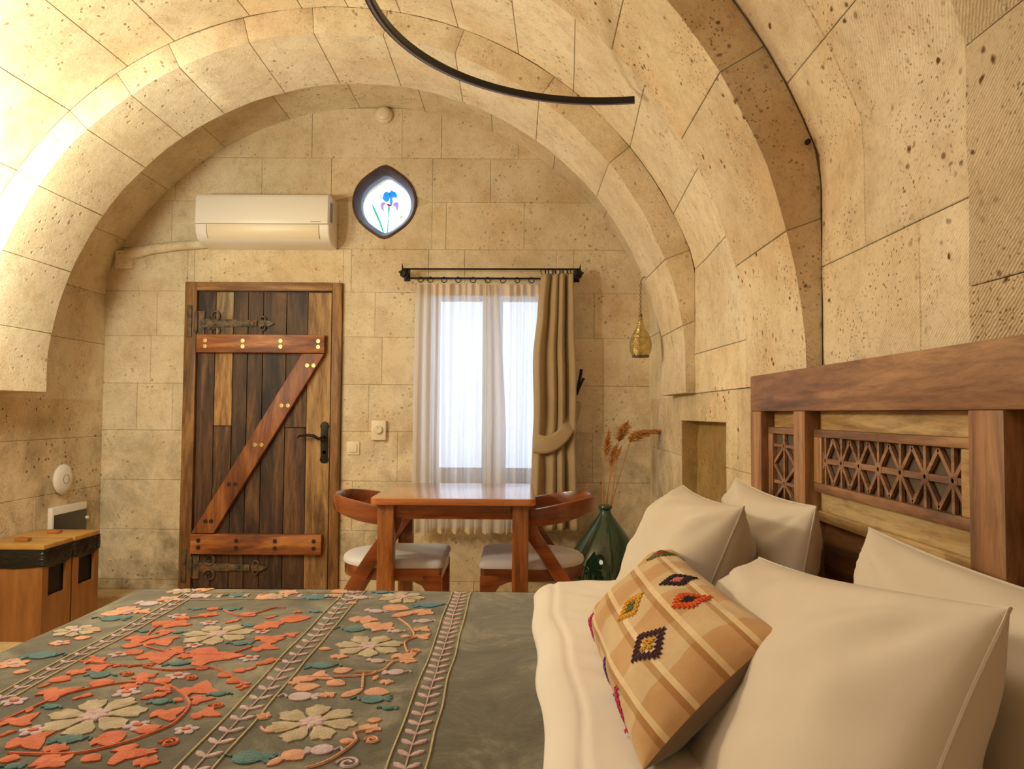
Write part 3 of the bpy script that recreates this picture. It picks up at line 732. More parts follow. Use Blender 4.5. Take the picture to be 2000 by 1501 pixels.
# embroidery placed on the bed top (metres)
MOTIFS = {
 ('leaf', 'o'): [[-0.88,1.787,-0.777,1.766],[-0.856,1.602,-0.814,1.623],[-0.875,1.673,-0.821,1.643],[-0.819,1.633,-0.756,1.635],[-0.823,1.574,-0.784,1.547],[-0.783,1.538,-0.706,1.523],[-0.738,1.596,-0.706,1.568],[-0.682,1.588,-0.594,1.508],[-0.643,1.507,-0.635,1.58],[-0.703,1.541,-0.663,1.533],[-0.872,1.492,-0.836,1.51],[-0.88,1.536,-0.854,1.501],[-0.85,1.46,-0.803,1.453],[-0.869,1.435,-0.829,1.428],[-0.878,1.397,-0.836,1.391],[-0.874,1.354,-0.861,1.375],[-0.857,1.34,-0.798,1.328],[-0.779,1.303,-0.76,1.329],[-0.793,1.377,-0.749,1.385],[-0.709,1.386,-0.691,1.432],[-0.694,1.372,-0.72,1.439],[-0.727,1.365,-0.69,1.358],[-0.658,1.302,-0.62,1.34],[-0.657,1.345,-0.63,1.36],[-0.604,1.333,-0.56,1.376],[-0.602,1.307,-0.582,1.301],[-0.573,1.321,-0.542,1.302],[-0.612,1.245,-0.562,1.252],[-0.54,1.235,-0.504,1.26],[-0.677,1.402,-0.645,1.381],[-0.853,1.288,-0.835,1.295],[-0.82,1.246,-0.826,1.27],[-0.838,1.206,-0.791,1.224],[-0.801,1.154,-0.793,1.175],[-0.775,1.13,-0.719,1.141],[-0.652,1.138,-0.615,1.153],[-0.646,1.173,-0.609,1.139],[-0.571,1.088,-0.538,1.121],[-0.595,1.129,-0.554,1.089],[-0.71,1.117,-0.669,1.118],[-0.695,1.06,-0.671,1.09],[-0.695,1.094,-0.648,1.061],[-0.64,1.078,-0.636,1.091],[-0.634,1.096,-0.604,1.083],[-0.751,1.084,-0.722,1.085],[-0.554,1.08,-0.514,1.076],[-0.604,1.179,-0.571,1.201],[-0.56,1.175,-0.552,1.191],[-0.596,1.544,-0.575,1.526],[-0.559,1.572,-0.52,1.602],[-0.587,1.66,-0.565,1.672],[-0.799,1.866,-0.748,1.855],[-0.801,1.921,-0.769,1.908],[-0.7,1.781,-0.676,1.818],[-0.692,1.87,-0.65,1.845],[-0.618,1.736,-0.556,1.785],[-0.617,1.82,-0.593,1.847],[-0.631,1.466,-0.605,1.458],[-0.593,1.443,-0.576,1.435],[-0.573,1.435,-0.542,1.421],[-0.545,1.406,-0.515,1.392],[-0.517,1.37,-0.499,1.392],[-0.504,1.356,-0.499,1.378],[-0.552,1.46,-0.529,1.444],[-0.529,1.452,-0.516,1.477],[-0.507,1.485,-0.49,1.52],[-0.555,1.651,-0.52,1.642],[-0.797,1.461,-0.783,1.478],[-0.766,1.462,-0.755,1.479],[-0.742,1.471,-0.725,1.488],[-0.832,1.718,-0.795,1.697],[-0.845,1.838,-0.804,1.827],[-0.578,1.807,-0.504,1.823],[-0.561,1.863,-0.546,1.877],[-0.528,1.685,-0.497,1.686],[-0.582,1.661,-0.524,1.651],[-0.556,1.587,-0.517,1.598],[-0.519,1.483,-0.488,1.52]],
 ('leaf', 'p'): [[-0.408,1.363,-0.362,1.38],[-0.351,1.328,-0.326,1.35],[-0.312,1.329,-0.281,1.374],[-0.277,1.359,-0.228,1.353],[-0.399,1.41,-0.359,1.435],[-0.357,1.452,-0.322,1.47],[-0.426,1.393,-0.401,1.386],[-0.422,1.417,-0.388,1.402],[-0.356,1.403,-0.318,1.388],[-0.244,1.226,-0.22,1.233],[-0.252,1.202,-0.213,1.192],[-0.271,1.147,-0.248,1.153],[-0.346,1.115,-0.311,1.091],[-0.357,1.071,-0.338,1.105],[-0.386,1.542,-0.348,1.543],[-0.422,1.59,-0.395,1.591],[-0.24,1.527,-0.201,1.519],[-0.41,1.813,-0.335,1.815],[-0.365,1.775,-0.285,1.74],[-0.347,1.943,-0.275,1.915],[-0.31,1.843,-0.253,1.901],[-0.265,1.901,-0.206,1.874],[-0.263,1.693,-0.239,1.694],[-0.235,1.694,-0.196,1.695],[-0.242,1.741,-0.203,1.749],[-0.26,1.555,-0.209,1.556],[-0.271,1.413,-0.264,1.438],[-0.258,1.406,-0.229,1.406],[-0.434,1.246,-0.407,1.241],[-0.417,1.199,-0.407,1.211],[-0.516,2.051,-0.478,2.035],[-0.521,2.103,-0.471,2.078],[-0.447,1.971,-0.421,1.964],[-0.667,2.08,-0.606,2.065],[-1.016,1.607,-0.988,1.628],[-0.987,1.649,-0.958,1.671],[-0.997,1.724,-0.964,1.714],[-1.032,1.488,-1.012,1.514],[-1.003,1.464,-0.981,1.481],[-0.987,1.417,-0.973,1.425],[-0.973,1.432,-0.945,1.441],[-1.046,1.858,-0.982,1.874],[-1.033,1.913,-0.974,1.901],[-0.971,1.874,-0.938,1.895],[-0.919,2.102,-0.861,2.113],[-0.705,1.997,-0.654,2.046]],
 ('bud', 't'): [[-0.98,1.533,0.081],[-0.996,1.821,0.078],[-0.772,2.042,0.068],[-0.795,1.418,0.058],[-0.678,1.493,0.058],[-0.534,1.338,0.039],[-0.618,1.294,0.041],[-0.688,1.149,0.054],[-0.795,1.271,0.037],[-0.862,1.717,0.037],[-0.781,1.709,0.04],[-0.83,1.92,0.041],[-0.736,1.909,0.049],[-0.635,1.765,0.045],[-0.603,1.624,0.051],[-0.393,1.097,0.069],[-0.718,1.063,0.031],[-0.387,1.486,0.065],[-0.254,1.324,0.064],[-0.219,1.284,0.032],[-0.378,1.737,0.08],[-0.371,1.099,0.044]],
 ('bud', 'b'): [[-0.227,1.955,0.078],[-0.546,2.019,0.08],[-0.379,2.09,0.057],[-0.506,1.871,0.031]],
 ('bud', 'l'): [[-0.426,2.028,0.064],[-0.357,1.891,0.059],[-0.279,1.728,0.036],[-0.225,1.812,0.049],[-0.234,1.456,0.049],[-0.283,1.521,0.045],[-0.384,1.327,0.064],[-0.29,1.121,0.052],[-0.973,1.958,0.077],[-0.878,2.038,0.064]],
 ('blossom', 'l'): [[-0.829,1.546,0.045],[-0.698,1.331,0.052],[-0.699,1.607,0.041],[-0.646,1.418,0.05],[-0.61,1.2,0.047],[-0.525,1.186,0.042],[-0.763,1.175,0.048],[-0.875,1.294,0.046],[-0.547,1.523,0.045],[-0.74,1.785,0.045],[-0.847,1.851,0.051],[-0.585,1.709,0.037]],
 ('flower', 'c'): [[-0.698,1.232,0.154],[-0.68,1.69,0.155],[-1.02,1.712,0.097],[-0.331,1.218,0.143],[-0.319,1.619,0.146],[-0.313,2.032,0.124]],
 ('vine', 'o'): [[-0.84,1.209,-0.821,1.289,-0.799,1.335,-0.743,1.375,-0.694,1.383,-0.63,1.36,-0.577,1.308,-0.56,1.27,-0.557,1.207,-0.584,1.159,-0.606,1.134,-0.646,1.105,-0.698,1.099,-0.751,1.102],[-0.837,1.674,-0.849,1.752,-0.814,1.827,-0.759,1.848],[-0.817,1.623,-0.79,1.594,-0.723,1.558,-0.656,1.542,-0.6,1.553,-0.569,1.601],[-0.735,1.463,-0.671,1.448,-0.608,1.466,-0.568,1.443,-0.507,1.384],[-0.883,1.5,-0.833,1.485,-0.767,1.47,-0.723,1.484],[-0.752,1.902,-0.679,1.844,-0.63,1.913,-0.597,1.914]],
 ('vine', 'p'): [[-0.299,1.063,-0.275,1.082,-0.258,1.112,-0.246,1.153,-0.254,1.18,-0.228,1.192],[-0.312,1.453,-0.263,1.463,-0.248,1.517,-0.205,1.528],[-0.289,1.83,-0.253,1.766,-0.232,1.694,-0.246,1.648,-0.228,1.576],[-0.283,1.374,-0.296,1.445],[-0.399,1.418,-0.294,1.437,-0.273,1.455],[-0.41,1.199,-0.392,1.182,-0.366,1.194]],
 ('curl', 'o'): [[-0.746,1.423,0.025],[-0.616,1.407,0.025],[-0.53,1.14,0.031],[-0.516,1.284,0.025]],
 ('curl', 'p'): [[-0.222,1.153,0.024],[-0.216,1.586,0.03],[-0.42,1.237,0.023]],
 ('curl', 'l'): [[-0.241,1.078,0.036]],
 ('cord', 'y'): [[-0.173,2.08,-0.186,1.833,-0.191,1.65,-0.195,1.501,-0.198,1.318,-0.205,1.192,-0.208,1.07],[-0.119,2.118,-0.13,1.849,-0.141,1.63,-0.145,1.441,-0.147,1.279,-0.151,1.171,-0.15,1.071],[-0.463,1.97,-0.474,1.824,-0.483,1.664,-0.485,1.475,-0.486,1.556,-0.491,1.364,-0.495,1.225,-0.494,1.064],[-0.412,1.941,-0.419,1.786,-0.427,1.622,-0.428,1.468,-0.434,1.363,-0.443,1.317,-0.45,1.232,-0.453,1.157,-0.443,1.065],[-0.909,1.975,-0.953,1.888,-0.945,1.682,-0.925,1.517,-0.927,1.332],[-0.869,1.947,-0.898,1.837,-0.898,1.672,-0.895,1.492,-0.899,1.367,-0.899,1.293]],
 ('sprigs', 'm'): [[-0.143,2.081,-0.156,1.876,-0.165,1.731,-0.168,1.598,-0.172,1.492,-0.175,1.354,-0.177,1.252,-0.177,1.165,-0.179,1.094],[-0.442,1.932,-0.449,1.831,-0.455,1.687,-0.457,1.554,-0.464,1.484,-0.461,1.487,-0.465,1.371,-0.465,1.304,-0.469,1.226,-0.469,1.147,-0.471,1.064],[-0.907,2.006,-0.912,1.903,-0.927,1.81,-0.922,1.704,-0.917,1.61,-0.912,1.535,-0.921,1.474,-0.918,1.392,-0.912,1.325],[-0.855,1.983,-0.77,1.976,-0.685,1.963,-0.606,1.955,-0.493,1.938]],
 ('blossom', 'p'): [[-1.006,1.48,0.064],[-0.997,1.618,0.048],[-0.989,1.887,0.074],[-0.942,2.004,0.071]],
 ('blossom', 'c'): [[-0.669,2.029,0.079],[-0.951,2.084,0.073]],
}
# ================================================================== BED
bed = empty('bed', (-.2, 1.2, 0), label='double bed standing with its head against the right wall', cat='bed')
def off(o, par): return o
def bpart(g, nm, mt, **k):
    g.v = [(a + .2, b - 1.2, c) for a, b, c in g.v]; return g.build(nm, mt, bed, **k)
bpart(G().box(-1.06, .66, .36, 2.03, .08, .30), 'bed_base', M['hb_red'], bevel=.01)
bpart(G().box(-1.07, .67, .34, 2.05, .30, .575), 'mattress', M['mattress'], bevel=.04, seg=4)
for a in (-1.0, .6):
    for b in (.42, 1.97): bpart(G().box(a - .035, a + .035, b - .035, b + .035, 0, .08), 'leg', M['hb_red_z'])

def nz(x_, y, s=1.0): return noise.noise(Vector((x_ * s, y * s, 3.3)))
def ztop(x_, y):
    """height of the coverlet"""
    z = .603 + .006 * nz(x_, y, 2.2) + .003 * nz(x_, y, 6)
    r = .09
    for d in (x_ - (-1.15 + r), ):
        if d < 0: t = min(1, -d / r); z -= r * (1 - sqrt(max(0, 1 - t * t)))
    d = y - (2.165 - .06)
    if d > 0: t = min(1, d / .06); z -= .06 * (1 - sqrt(max(0, 1 - t * t)))
    d = y - 1.7
    if d > 0: z -= .012 * (d / .4) ** 2 * 0
    return z

# ---- coverlet: one cloth that falls over the foot and the far side
def cov(i, j):
    La, Lb = 1.30, 1.95        # arc lengths
    a = i * (1.30 + .30) - .30    # negative: hanging at the foot
    b = j * (1.85 + .32)
    r = .09; q_ = r * pi / 2
    # a measured from the start of the roll
    X0 = -1.15
    if a < 0: xx = X0; dz = r + (-a)
    elif a < q_: t = a / r; xx = X0 + r * (1 - cos(t)); dz = r * (1 - sin(t))
    else: xx = X0 + r + (a - q_); dz = 0
    r2 = .06; q2 = r2 * pi / 2; Y1 = 2.165; yb = .33 + b
    if yb < Y1 - r2: yy = yb; dz2 = 0
    elif yb < Y1 - r2 + q2: t = (yb - Y1 + r2) / r2; yy = Y1 - r2 + r2 * sin(t); dz2 = r2 * (1 - cos(t))
    else: yy = Y1; dz2 = r2 + (yb - Y1 + r2 - q2)
    if xx > .06: xx = .06 + (xx - .06) * .2
    n_ = .006 * nz(xx, yy, 2.2) + .003 * nz(xx, yy, 6)
    z = .603 + n_ - (dz if dz2 == 0 else max(dz, dz2) + min(dz, dz2) * .5)
    if dz2 > .06: yy += .012 * sin(xx * 22)
    if dz > .13: xx -= .012 * sin(yy * 20)
    return (xx, yy, max(z, .12))
cv = G().grid(cov, 130, 140).build('coverlet', M['suede'], smooth=180)
tag(cv, 'grey green suede coverlet embroidered with flowers over the foot of the bed', 'coverlet')
m_ = cv.modifiers.new('thick', 'SOLIDIFY'); m_.thickness = .004; m_.offset = -1

YMAX, XMIN = 2.155, -1.13
def emb(nm, g, col): return g.build(nm, FELT[col], cv, smooth=50, fix=True)
def pad(g, outline, h=.0028, cx=None, cy=None):
    """raised felt patch following the coverlet; outline is a list of (x, y)"""
    outline = [(max(XMIN, a), min(YMAX, b)) for a, b in outline]
    n = len(outline); cx = sum(p[0] for p in outline) / n; cy = sum(p[1] for p in outline) / n
    vs = [(a, b, ztop(a, b) - .001) for a, b in outline]
    vs += [(a, b, ztop(a, b) + h * .75) for a, b in outline]
    i_ = [(cx + (a - cx) * .86, cy + (b - cy) * .86) for a, b in outline]
    vs += [(a, b, ztop(a, b) + h) for a, b in i_] + [(cx, cy, ztop(cx, cy) + h)]
    fs = []
    for k in range(n):
        m = (k + 1) % n
        fs += [(k, m, n + m, n + k), (n + k, n + m, 2 * n + m, 2 * n + k), (2 * n + k, 2 * n + m, 3 * n)]
    g.add(vs, fs); return g
def xf(cx, cy, dx, dy, pts):
    return [(cx + u * dx - v * dy, cy + u * dy + v * dx) for u, v in pts]
LEAF1 = [(0, 0), (.12, .12), (.30, .20), (.42, .13), (.55, .30), (.72, .22), (.80, .10), (1, .06), (.92, -.06), (.74, -.10), (.60, -.26), (.42, -.14), (.25, -.20), (.1, -.1)]
LEAF2 = [(0, 0), (.15, .18), (.38, .26), (.62, .22), (.85, .12), (1, 0), (.84, -.10), (.6, -.2), (.36, -.22), (.14, -.14)]
LEAF3 = [(0, .02), (.1, .2), (.28, .12), (.45, .22), (.62, .30), (.82, .36), (1, .30), (.88, .14), (.98, -.06), (1.02, -.3), (.82, -.26), (.6, -.2), (.42, -.1), (.26, -.18), (.1, -.16)]
def along(pts, n=8):
    P = [Vector((a, b)) for a, b in pts]; out = []
    for i in range(len(P) - 1):
        p0, p1, p2, p3 = P[max(i - 1, 0)], P[i], P[i + 1], P[min(i + 2, len(P) - 1)]
        for k in range(n):
            t = k / n; out.append(.5 * ((2 * p1) + (p2 - p0) * t + (2 * p0 - 5 * p1 + 4 * p2 - p3) * t * t + (3 * p1 - p0 - 3 * p2 + p3) * t ** 3))
    out.append(P[-1]); return [(p.x, p.y) for p in out]
def cordg(g, pts, r):
    g.tube([(a, min(b, YMAX), ztop(a, min(b, YMAX)) + .0012) for a, b in pts], r, 5); return g
def motif(kind, col, v, rr):
    if kind == 'leaf':
        a, b, c, d = v; dx, dy = c - a, d - b
        L = sqrt(dx * dx + dy * dy)
        if L < .02: return
        k = 1.0 if L < .09 else .75
        L_ = rr.choice((LEAF1, LEAF2, LEAF3)) if col == 'o' else rr.choice((LEAF1, LEAF2, LEAF3, LEAF2))
        fl = rr.choice((1, -1)); kk = k * (1.75 if abs(dx) > abs(dy) else .9)
        emb('embroidered_leaf', pad(G(), xf(a, b, dx, dy, [(u, w_ * fl * kk) for u, w_ in L_][::fl])), col)
    elif kind == 'bud':
        a, b, w_ = v; w_ *= .5; g = G(); th = rr.uniform(-.5, .5); fl = rr.choice((1, -1))
        body = [(.66 * cos(t) , .62 * sin(t)) for t in [2 * pi * k / 16 for k in range(16)]]
        dx, dy = w_ * cos(th), w_ * sin(th) * .6 + .0
        pad(g, xf(a, b, dx, dy, body), .003)
        for s_ in (-.5, 0, .5):
            pad(g, xf(a + dx * .62 * fl, b + dy * .62 * fl, dx * fl * .5 * cos(s_ * 1.3) - dy * .4 * sin(s_), dy * fl * .5 + dx * sin(s_ * 1.6) * .6, [(0, .10), (.3, .26), (.9, .22), (1.1, 0), (.9, -.22), (.3, -.26), (0, -.10)]), .0024)
        cordg(g, along([(a - dx * .7 * fl, b - dy), (a - dx * 1.0 * fl, b + dy + w_ * .15), (a - dx * 1.25 * fl, b - w_ * .1)], 5), .0022)
        emb('embroidered_bud', g, col)
        # ring of lighter stitching on the bud
    elif kind == 'blossom':
        a, b, w_ = v; w_ *= .5; g = G(); n = 5; ph = rr.uniform(0, 6)
        for k in range(n):
            t = ph + 2 * pi * k / n; dx, dy = w_ * cos(t), w_ * sin(t) * .9
            pad(g, xf(a, b, dx, dy, [(.05, .06), (.35, .30), (.75, .30), (1, 0), (.75, -.30), (.35, -.30), (.05, -.06)]), .0026)
        o = emb('embroidered_blossom', g, col)
        h = pad(G(), xf(a, b, w_ * .38, 0, [(cos(t), .7 * sin(t)) for t in [2 * pi * k / 9 for k in range(9)]]), .0042)
        h.build('blossom_eye', FELT['o' if col == 'l' else 'l'], o, smooth=50)
    elif kind == 'flower':
        a, b, w_ = v; w_ *= .5; g = G(); ph = rr.uniform(0, 1)
        for k in range(7):
            t = ph + 2 * pi * k / 7; dx, dy = w_ * cos(t), w_ * sin(t)
            pad(g, xf(a, b, dx, dy, [(.10, .04), (.36, .13), (.58, .27), (.80, .30), (.90, .17), (1.04, .10), (1.0, -.08), (.90, -.12), (.88, -.28), (.62, -.25), (.38, -.11), (.10, -.04)]), .003)
        o = emb('embroidered_flower', g, col)
        h = G()
        for k in range(7):
            t = ph + .45 + 2 * pi * k / 7; dx, dy = w_ * .34 * cos(t), w_ * .34 * sin(t)
            pad(h, xf(a, b, dx, dy, [(0, .12), (.6, .3), (1, 0), (.6, -.3), (0, -.12)]), .0045)
        h.build('flower_heart', FELT['m'], o, smooth=50)
    elif kind == 'vine':
        pts = list(zip(v[::2], v[1::2])); emb('embroidered_vine', cordg(G(), along(pts), .0028), col)
    elif kind == 'curl':
        a, b, w_ = v; w_ = w_ * .5
        pts = [(a + (w_ * (.2 + .8 * t)) * cos(9.5 * t), b + (w_ * (.2 + .8 * t)) * sin(9.5 * t)) for t in [k / 26 for k in range(27)]]
        emb('embroidered_curl', cordg(G(), pts, .0028), col)
def cordline(x_, col='y'):
    pts = [(x_ + .004 * nz(x_ * 30, y, 7), y) for y in [.34 + k * .03 for k in range(61)] if y < 2.15]
    emb('embroidered_cord', cordg(G(), pts, .0019), col)
for x_ in (-.183, -.128, -.483, -.428, -.925, -.888): cordline(x_)
def sprigs(xc, hw, col, dy=.042):
    y = .38; k = 0
    emb('embroidered_stem', cordg(G(), [(xc + .003 * nz(xc, yy, 9), yy) for yy in [.36 + q_ * .03 for q_ in range(60)]], .0015), col)
    while y < 2.10:
        g = G()
        for s_ in (1, -1):
            pad(g, xf(xc, y, s_ * hw, hw * 1.0, [(0, .05), (.35, .2), (.8, .2), (1, .05), (.8, -.12), (.35, -.12)] if s_ > 0 else [(0, -.05), (.35, -.2), (.8, -.2), (1, -.05), (.8, .12), (.35, .12)]), .0026)
        emb('embroidered_sprig', g, col); y += dy * R_.uniform(.92, 1.08)
sprigs(-.156, .021, 'm', .038); sprigs(-.455, .021, 'm', .044); sprigs(-.907, .016, 'm', .046)
# the lengthwise border by the far edge
for k in range(11):
    xx = -.86 + k * .037; g = G()
    for s_ in (1, -1): pad(g, xf(xx, 2.035, .014, s_ * .016, [(0, .05), (.4, .3), (1, .1), (.4, -.3)]), .0025)
    emb('embroidered_sprig', g, 'm')
cordg2 = [(-.9 + k * .04, 2.00) for k in range(12)]
emb('embroidered_cord', cordg(G(), cordg2, .0017), 'y'); emb('embroidered_cord', cordg(G(), [(a, 2.07) for a, b in cordg2], .0017), 'y')
rr = random.Random(3)
for (kind, col), lst in MOTIFS.items():
    if kind in ('cord', 'sprigs'): continue
    for v in lst: motif(kind, col, v, rr)
    # the same pattern goes on towards the near side of the bed, outside the photograph
    for v in lst:
        if kind in ('leaf',) and 1.18 < v[1] < 1.75: motif(kind, col, [v[0], v[1] - .76, v[2], v[3] - .76], rr)
        if kind in ('bud', 'flower', 'blossom') and 1.20 < v[1] < 1.78: motif(kind, col, [v[0], v[1] - .78, v[2]], rr)

# ---- white duvet over the head half
def duv(i, j):
    a = i; r = .035
    yb = .33 + j * 2.17; Y1 = 2.14; r2 = .075; q2 = r2 * pi / 2
    if yb < Y1 - r2: yy = yb; dz2 = 0
    elif yb < Y1 - r2 + q2: t = (yb - Y1 + r2) / r2; yy = Y1 - r2 + r2 * sin(t); dz2 = r2 * (1 - cos(t))
    else: yy = Y1; dz2 = r2 + (yb - Y1 + r2 - q2)
    s_ = i * .70; edge = .040 + .004 * sin(yy * 17) + .006 * nz(0, yy, 4) + (.0 if yy < 1.9 else (yy - 1.9) * .06)
    xx = edge + max(0, s_ - .0)
    hgt = .038 * (1 - exp(-s_ / .02)) + .012 * (1 - exp(-s_ / .12))
    # fold ridge parallel to the edge
    hgt += -.0045 * exp(-((s_ - .060 - .006 * sin(yy * 6)) / .006) ** 2) + .0012 * exp(-((s_ - .072) / .008) ** 2)
    # soft creases running from under the cushion
    cr = .006 * nz(xx * 1.5, yy * 5 + xx * 4, 2.0) + .004 * nz(xx * 3, yy * 11 + xx * 9, 1.6) * min(1, s_ / .1)
    z = .600 + hgt + cr - dz2
    if i == 0: z = .598 - dz2
    return (min(xx, .69), yy + (.01 * sin(xx * 25) if dz2 > .075 else 0), max(z, .25))
dv = G().grid(duv, 110, 150).build('duvet', M['sheet_white'], smooth=180)
tag(dv, 'white duvet with a folded edge on the head half of the bed', 'duvet')
m_ = dv.modifiers.new('thick', 'SOLIDIFY'); m_.thickness = .006; m_.offset = -1

# ---- pillows
def pillow(nm, label, cat, c, U, V, w_, h_, t, mat, seed, group=None, n=40, pull=.055, wr=.013, ear=.35, uvs=False, back=None):
    U = Vector(U).normalized(); V = Vector(V); V = (V - U * V.dot(U)).normalized(); N = U.cross(V); c = Vector(c)
    vs = []; uv = []
    def P(u, v, sd):
        ax, ay = abs(u), abs(v)
        x_ = u * w_ / 2 * (1 - pull * (1 - v * v) * ax ** 1.5); y_ = v * h_ / 2 * (1 - pull * 1.2 * (1 - u * u) * ay ** 1.5)
        e = max(0, (1 - ax ** 2.6) * (1 - ay ** 2.6))
        th = t / 2 * e ** .5
        p = Vector((u * 2.3, v * 2.3, seed + sd * .7))
        # creases that fan in from the corners
        cr = 0
        for sx in (-1, 1):
            for sy in (-1, 1):
                d = sqrt((u - sx) ** 2 + (v - sy) ** 2); an = atan2(v - sy, u - sx)
                cr += sin(an * 11 + seed * 2 + sx + sy * 2) * exp(-d * 1.9) * min(1, d * 3)
        th += (noise.noise(p) * wr * 1.3 + cr * wr * 1.25 + noise.noise(p * 2.6) * wr * .35) * min(1, e * 3)
        y_ -= .018 * (1 - v) * .5 * e
        q_ = c + U * x_ + V * y_ + N * th * sd
        zb = .634 + .004 * sin(q_.y * 20)
        if q_.z < zb + .02: q_.z = zb + .02 * exp((q_.z - zb - .02) / .02)
        return q_
    for sd in (1, -1):
        for j in range(n + 1):
            for i in range(n + 1):
                u, v = sin((i / n - .5) * pi * .96) / sin(.48 * pi), sin((j / n - .5) * pi * .96) / sin(.48 * pi)
                vs.append(P(u, v, sd)); uv.append((u * .5 + .5, v * .5 + .5))
    def faces(o_, flip):
        fs = []
        for j in range(n):
            for i in range(n):
                a = o_ + j * (n + 1) + i; f = (a, a + 1, a + n + 2, a + n + 1); fs.append(f[::-1] if flip else f)
        return fs
    K = (n + 1) ** 2; fs = faces(0, False) + faces(K, True)
    me = bpy.data.meshes.new(nm); me.from_pydata([tuple(p) for p in vs], [], fs)
    l = me.uv_layers.new(name='UVMap')
    for lp in me.loops: l.data[lp.index].uv = uv[lp.vertex_index]
    me.materials.append(mat)
    if back: me.materials.append(back)
    for k, p in enumerate(me.polygons): p.material_index = 1 if (back and k >= n * n) else 0; p.use_smooth = True
    bm = bmesh.new(); bm.from_mesh(me); bmesh.ops.remove_doubles(bm, verts=bm.verts, dist=.0006); bm.to_mesh(me); bm.free()
    o = bpy.data.objects.new(nm, me); COL.objects.link(o); tag(o, label, cat, group)
    return o, P, (U, V, N)
def piping(o, P, r=.0022, mat=None, sides=(0, 1, 2, 3), nm='piping'):
    g = G(); n = 30; pts = []
    for s_ in sides:
        for k in range(n):
            t = -1 + 2 * k / n; pts.append(P(*{0: (t, 1), 1: (1, -t), 2: (-t, -1), 3: (-1, t)}[s_], 1))
    g.tube(pts, r, 5, closed=True); return g.build(nm, mat or M['linen_white'], o, smooth=60)
GP = 'white pillows against the headboard'
p1, Pf, fr = pillow('pillow', 'white pillow at the far side, in front, behind the checked cushion', 'pillow', (.394, 1.80, .734), (.0, -1, .02), (.38, 0, .92), .56, .40, .22, M['linen_white'], 1.7, GP); piping(p1, Pf)
p2, Pf, fr = pillow('pillow', 'white pillow at the far end, leaning on the headboard under its narrow carved panel', 'pillow', (.5915, 1.81, .738), (.0, -1, -.02), (.15, 0, .99), .56, .39, .15, M['linen_white'], 4.1, GP); piping(p2, Pf)
p4, Pf, fr = pillow('pillow', 'white pillow nearest the right edge, leaning on the headboard behind the large front pillow', 'pillow', (.5915, .96, .724), (.0, -1, .0), (.15, 0, .99), .68, .39, .16, M['linen_white'], 8.8, GP); piping(p4, Pf)
p3, Pf, fr = pillow('pillow', 'large white pillow nearest the viewer, in front to the right of the cushion', 'pillow', (.385, 1.045, .706), (.0, -1, .13), (.42, 0, .90), .73, .40, .22, M['linen_white'], 6.3, GP); piping(p3, Pf)

# ---- checked woven cushion
ku, Pk, (KU, KV, KN) = pillow('cushion', 'beige checked woven cushion with stitched diamonds lying against the white pillows', 'cushion', (.254, 1.290, .739), (.0, -1, .02), (.71, -.08, .69), .665, .25, .15, M['kilim'], 2.9, n=44, pull=.05, wr=.006, back=M['cushion_back'])
def diamond(u0, v0, col, col2, size=.10, n=4, skew=0.):
    g = G(); g2 = G()
    def st(gg, u, v, L=.016, r=.0013):
        for a in (0, 1.05, 2.1):
            du, dv_ = cos(a) * L / .69, sin(a) * L / .25
            p = [Pk(u - du, v - dv_, 1) + KN * .0015, Pk(u, v, 1) + KN * .0032, Pk(u + du, v + dv_, 1) + KN * .0015]
            gg.tube(p, r, 4)
    for k in range(n):
        t = k / (n - 1)
        for (a0, b0, a1, b1) in ((-1, 0, 0, 1), (0, 1, 1, 0), (1, 0, 0, -1), (0, -1, -1, 0)):
            if k == n - 1: continue
            u = a0 + (a1 - a0) * t; v = b0 + (b1 - b0) * t
            st(g, u0 + u * size * 1.0 + v * skew, v0 + v * size * 1.9)
    for (a, b) in ((0, 0), (.28, .0), (-.28, 0), (0, .3), (0, -.3)): st(g2, u0 + a * size + b * skew, v0 + b * size * 1.9, .011)
    g.build('stitched_diamond', YARN[col], ku, smooth=60); g2.build('stitched_heart', YARN[col2], ku, smooth=60)
diamond(.62, -.10, 'plum', 'yellow', .115, 6); diamond(.10, .0, 'yellow', 'green', .10, 5); diamond(.18, .675, 'black', 'pink', .085, 5); diamond(.52, .60, 'orange', 'black', .085, 5)
diamond(-.60, .78, 'green', 'red', .09, 4); diamond(-.50, -.78, 'magenta', 'red', .07, 4)
for u0, col in ((.20, 'purple'), (.62, 'magenta')): diamond(u0, -.90, col, 'red' if col == 'magenta' else 'plum', .07, 4)

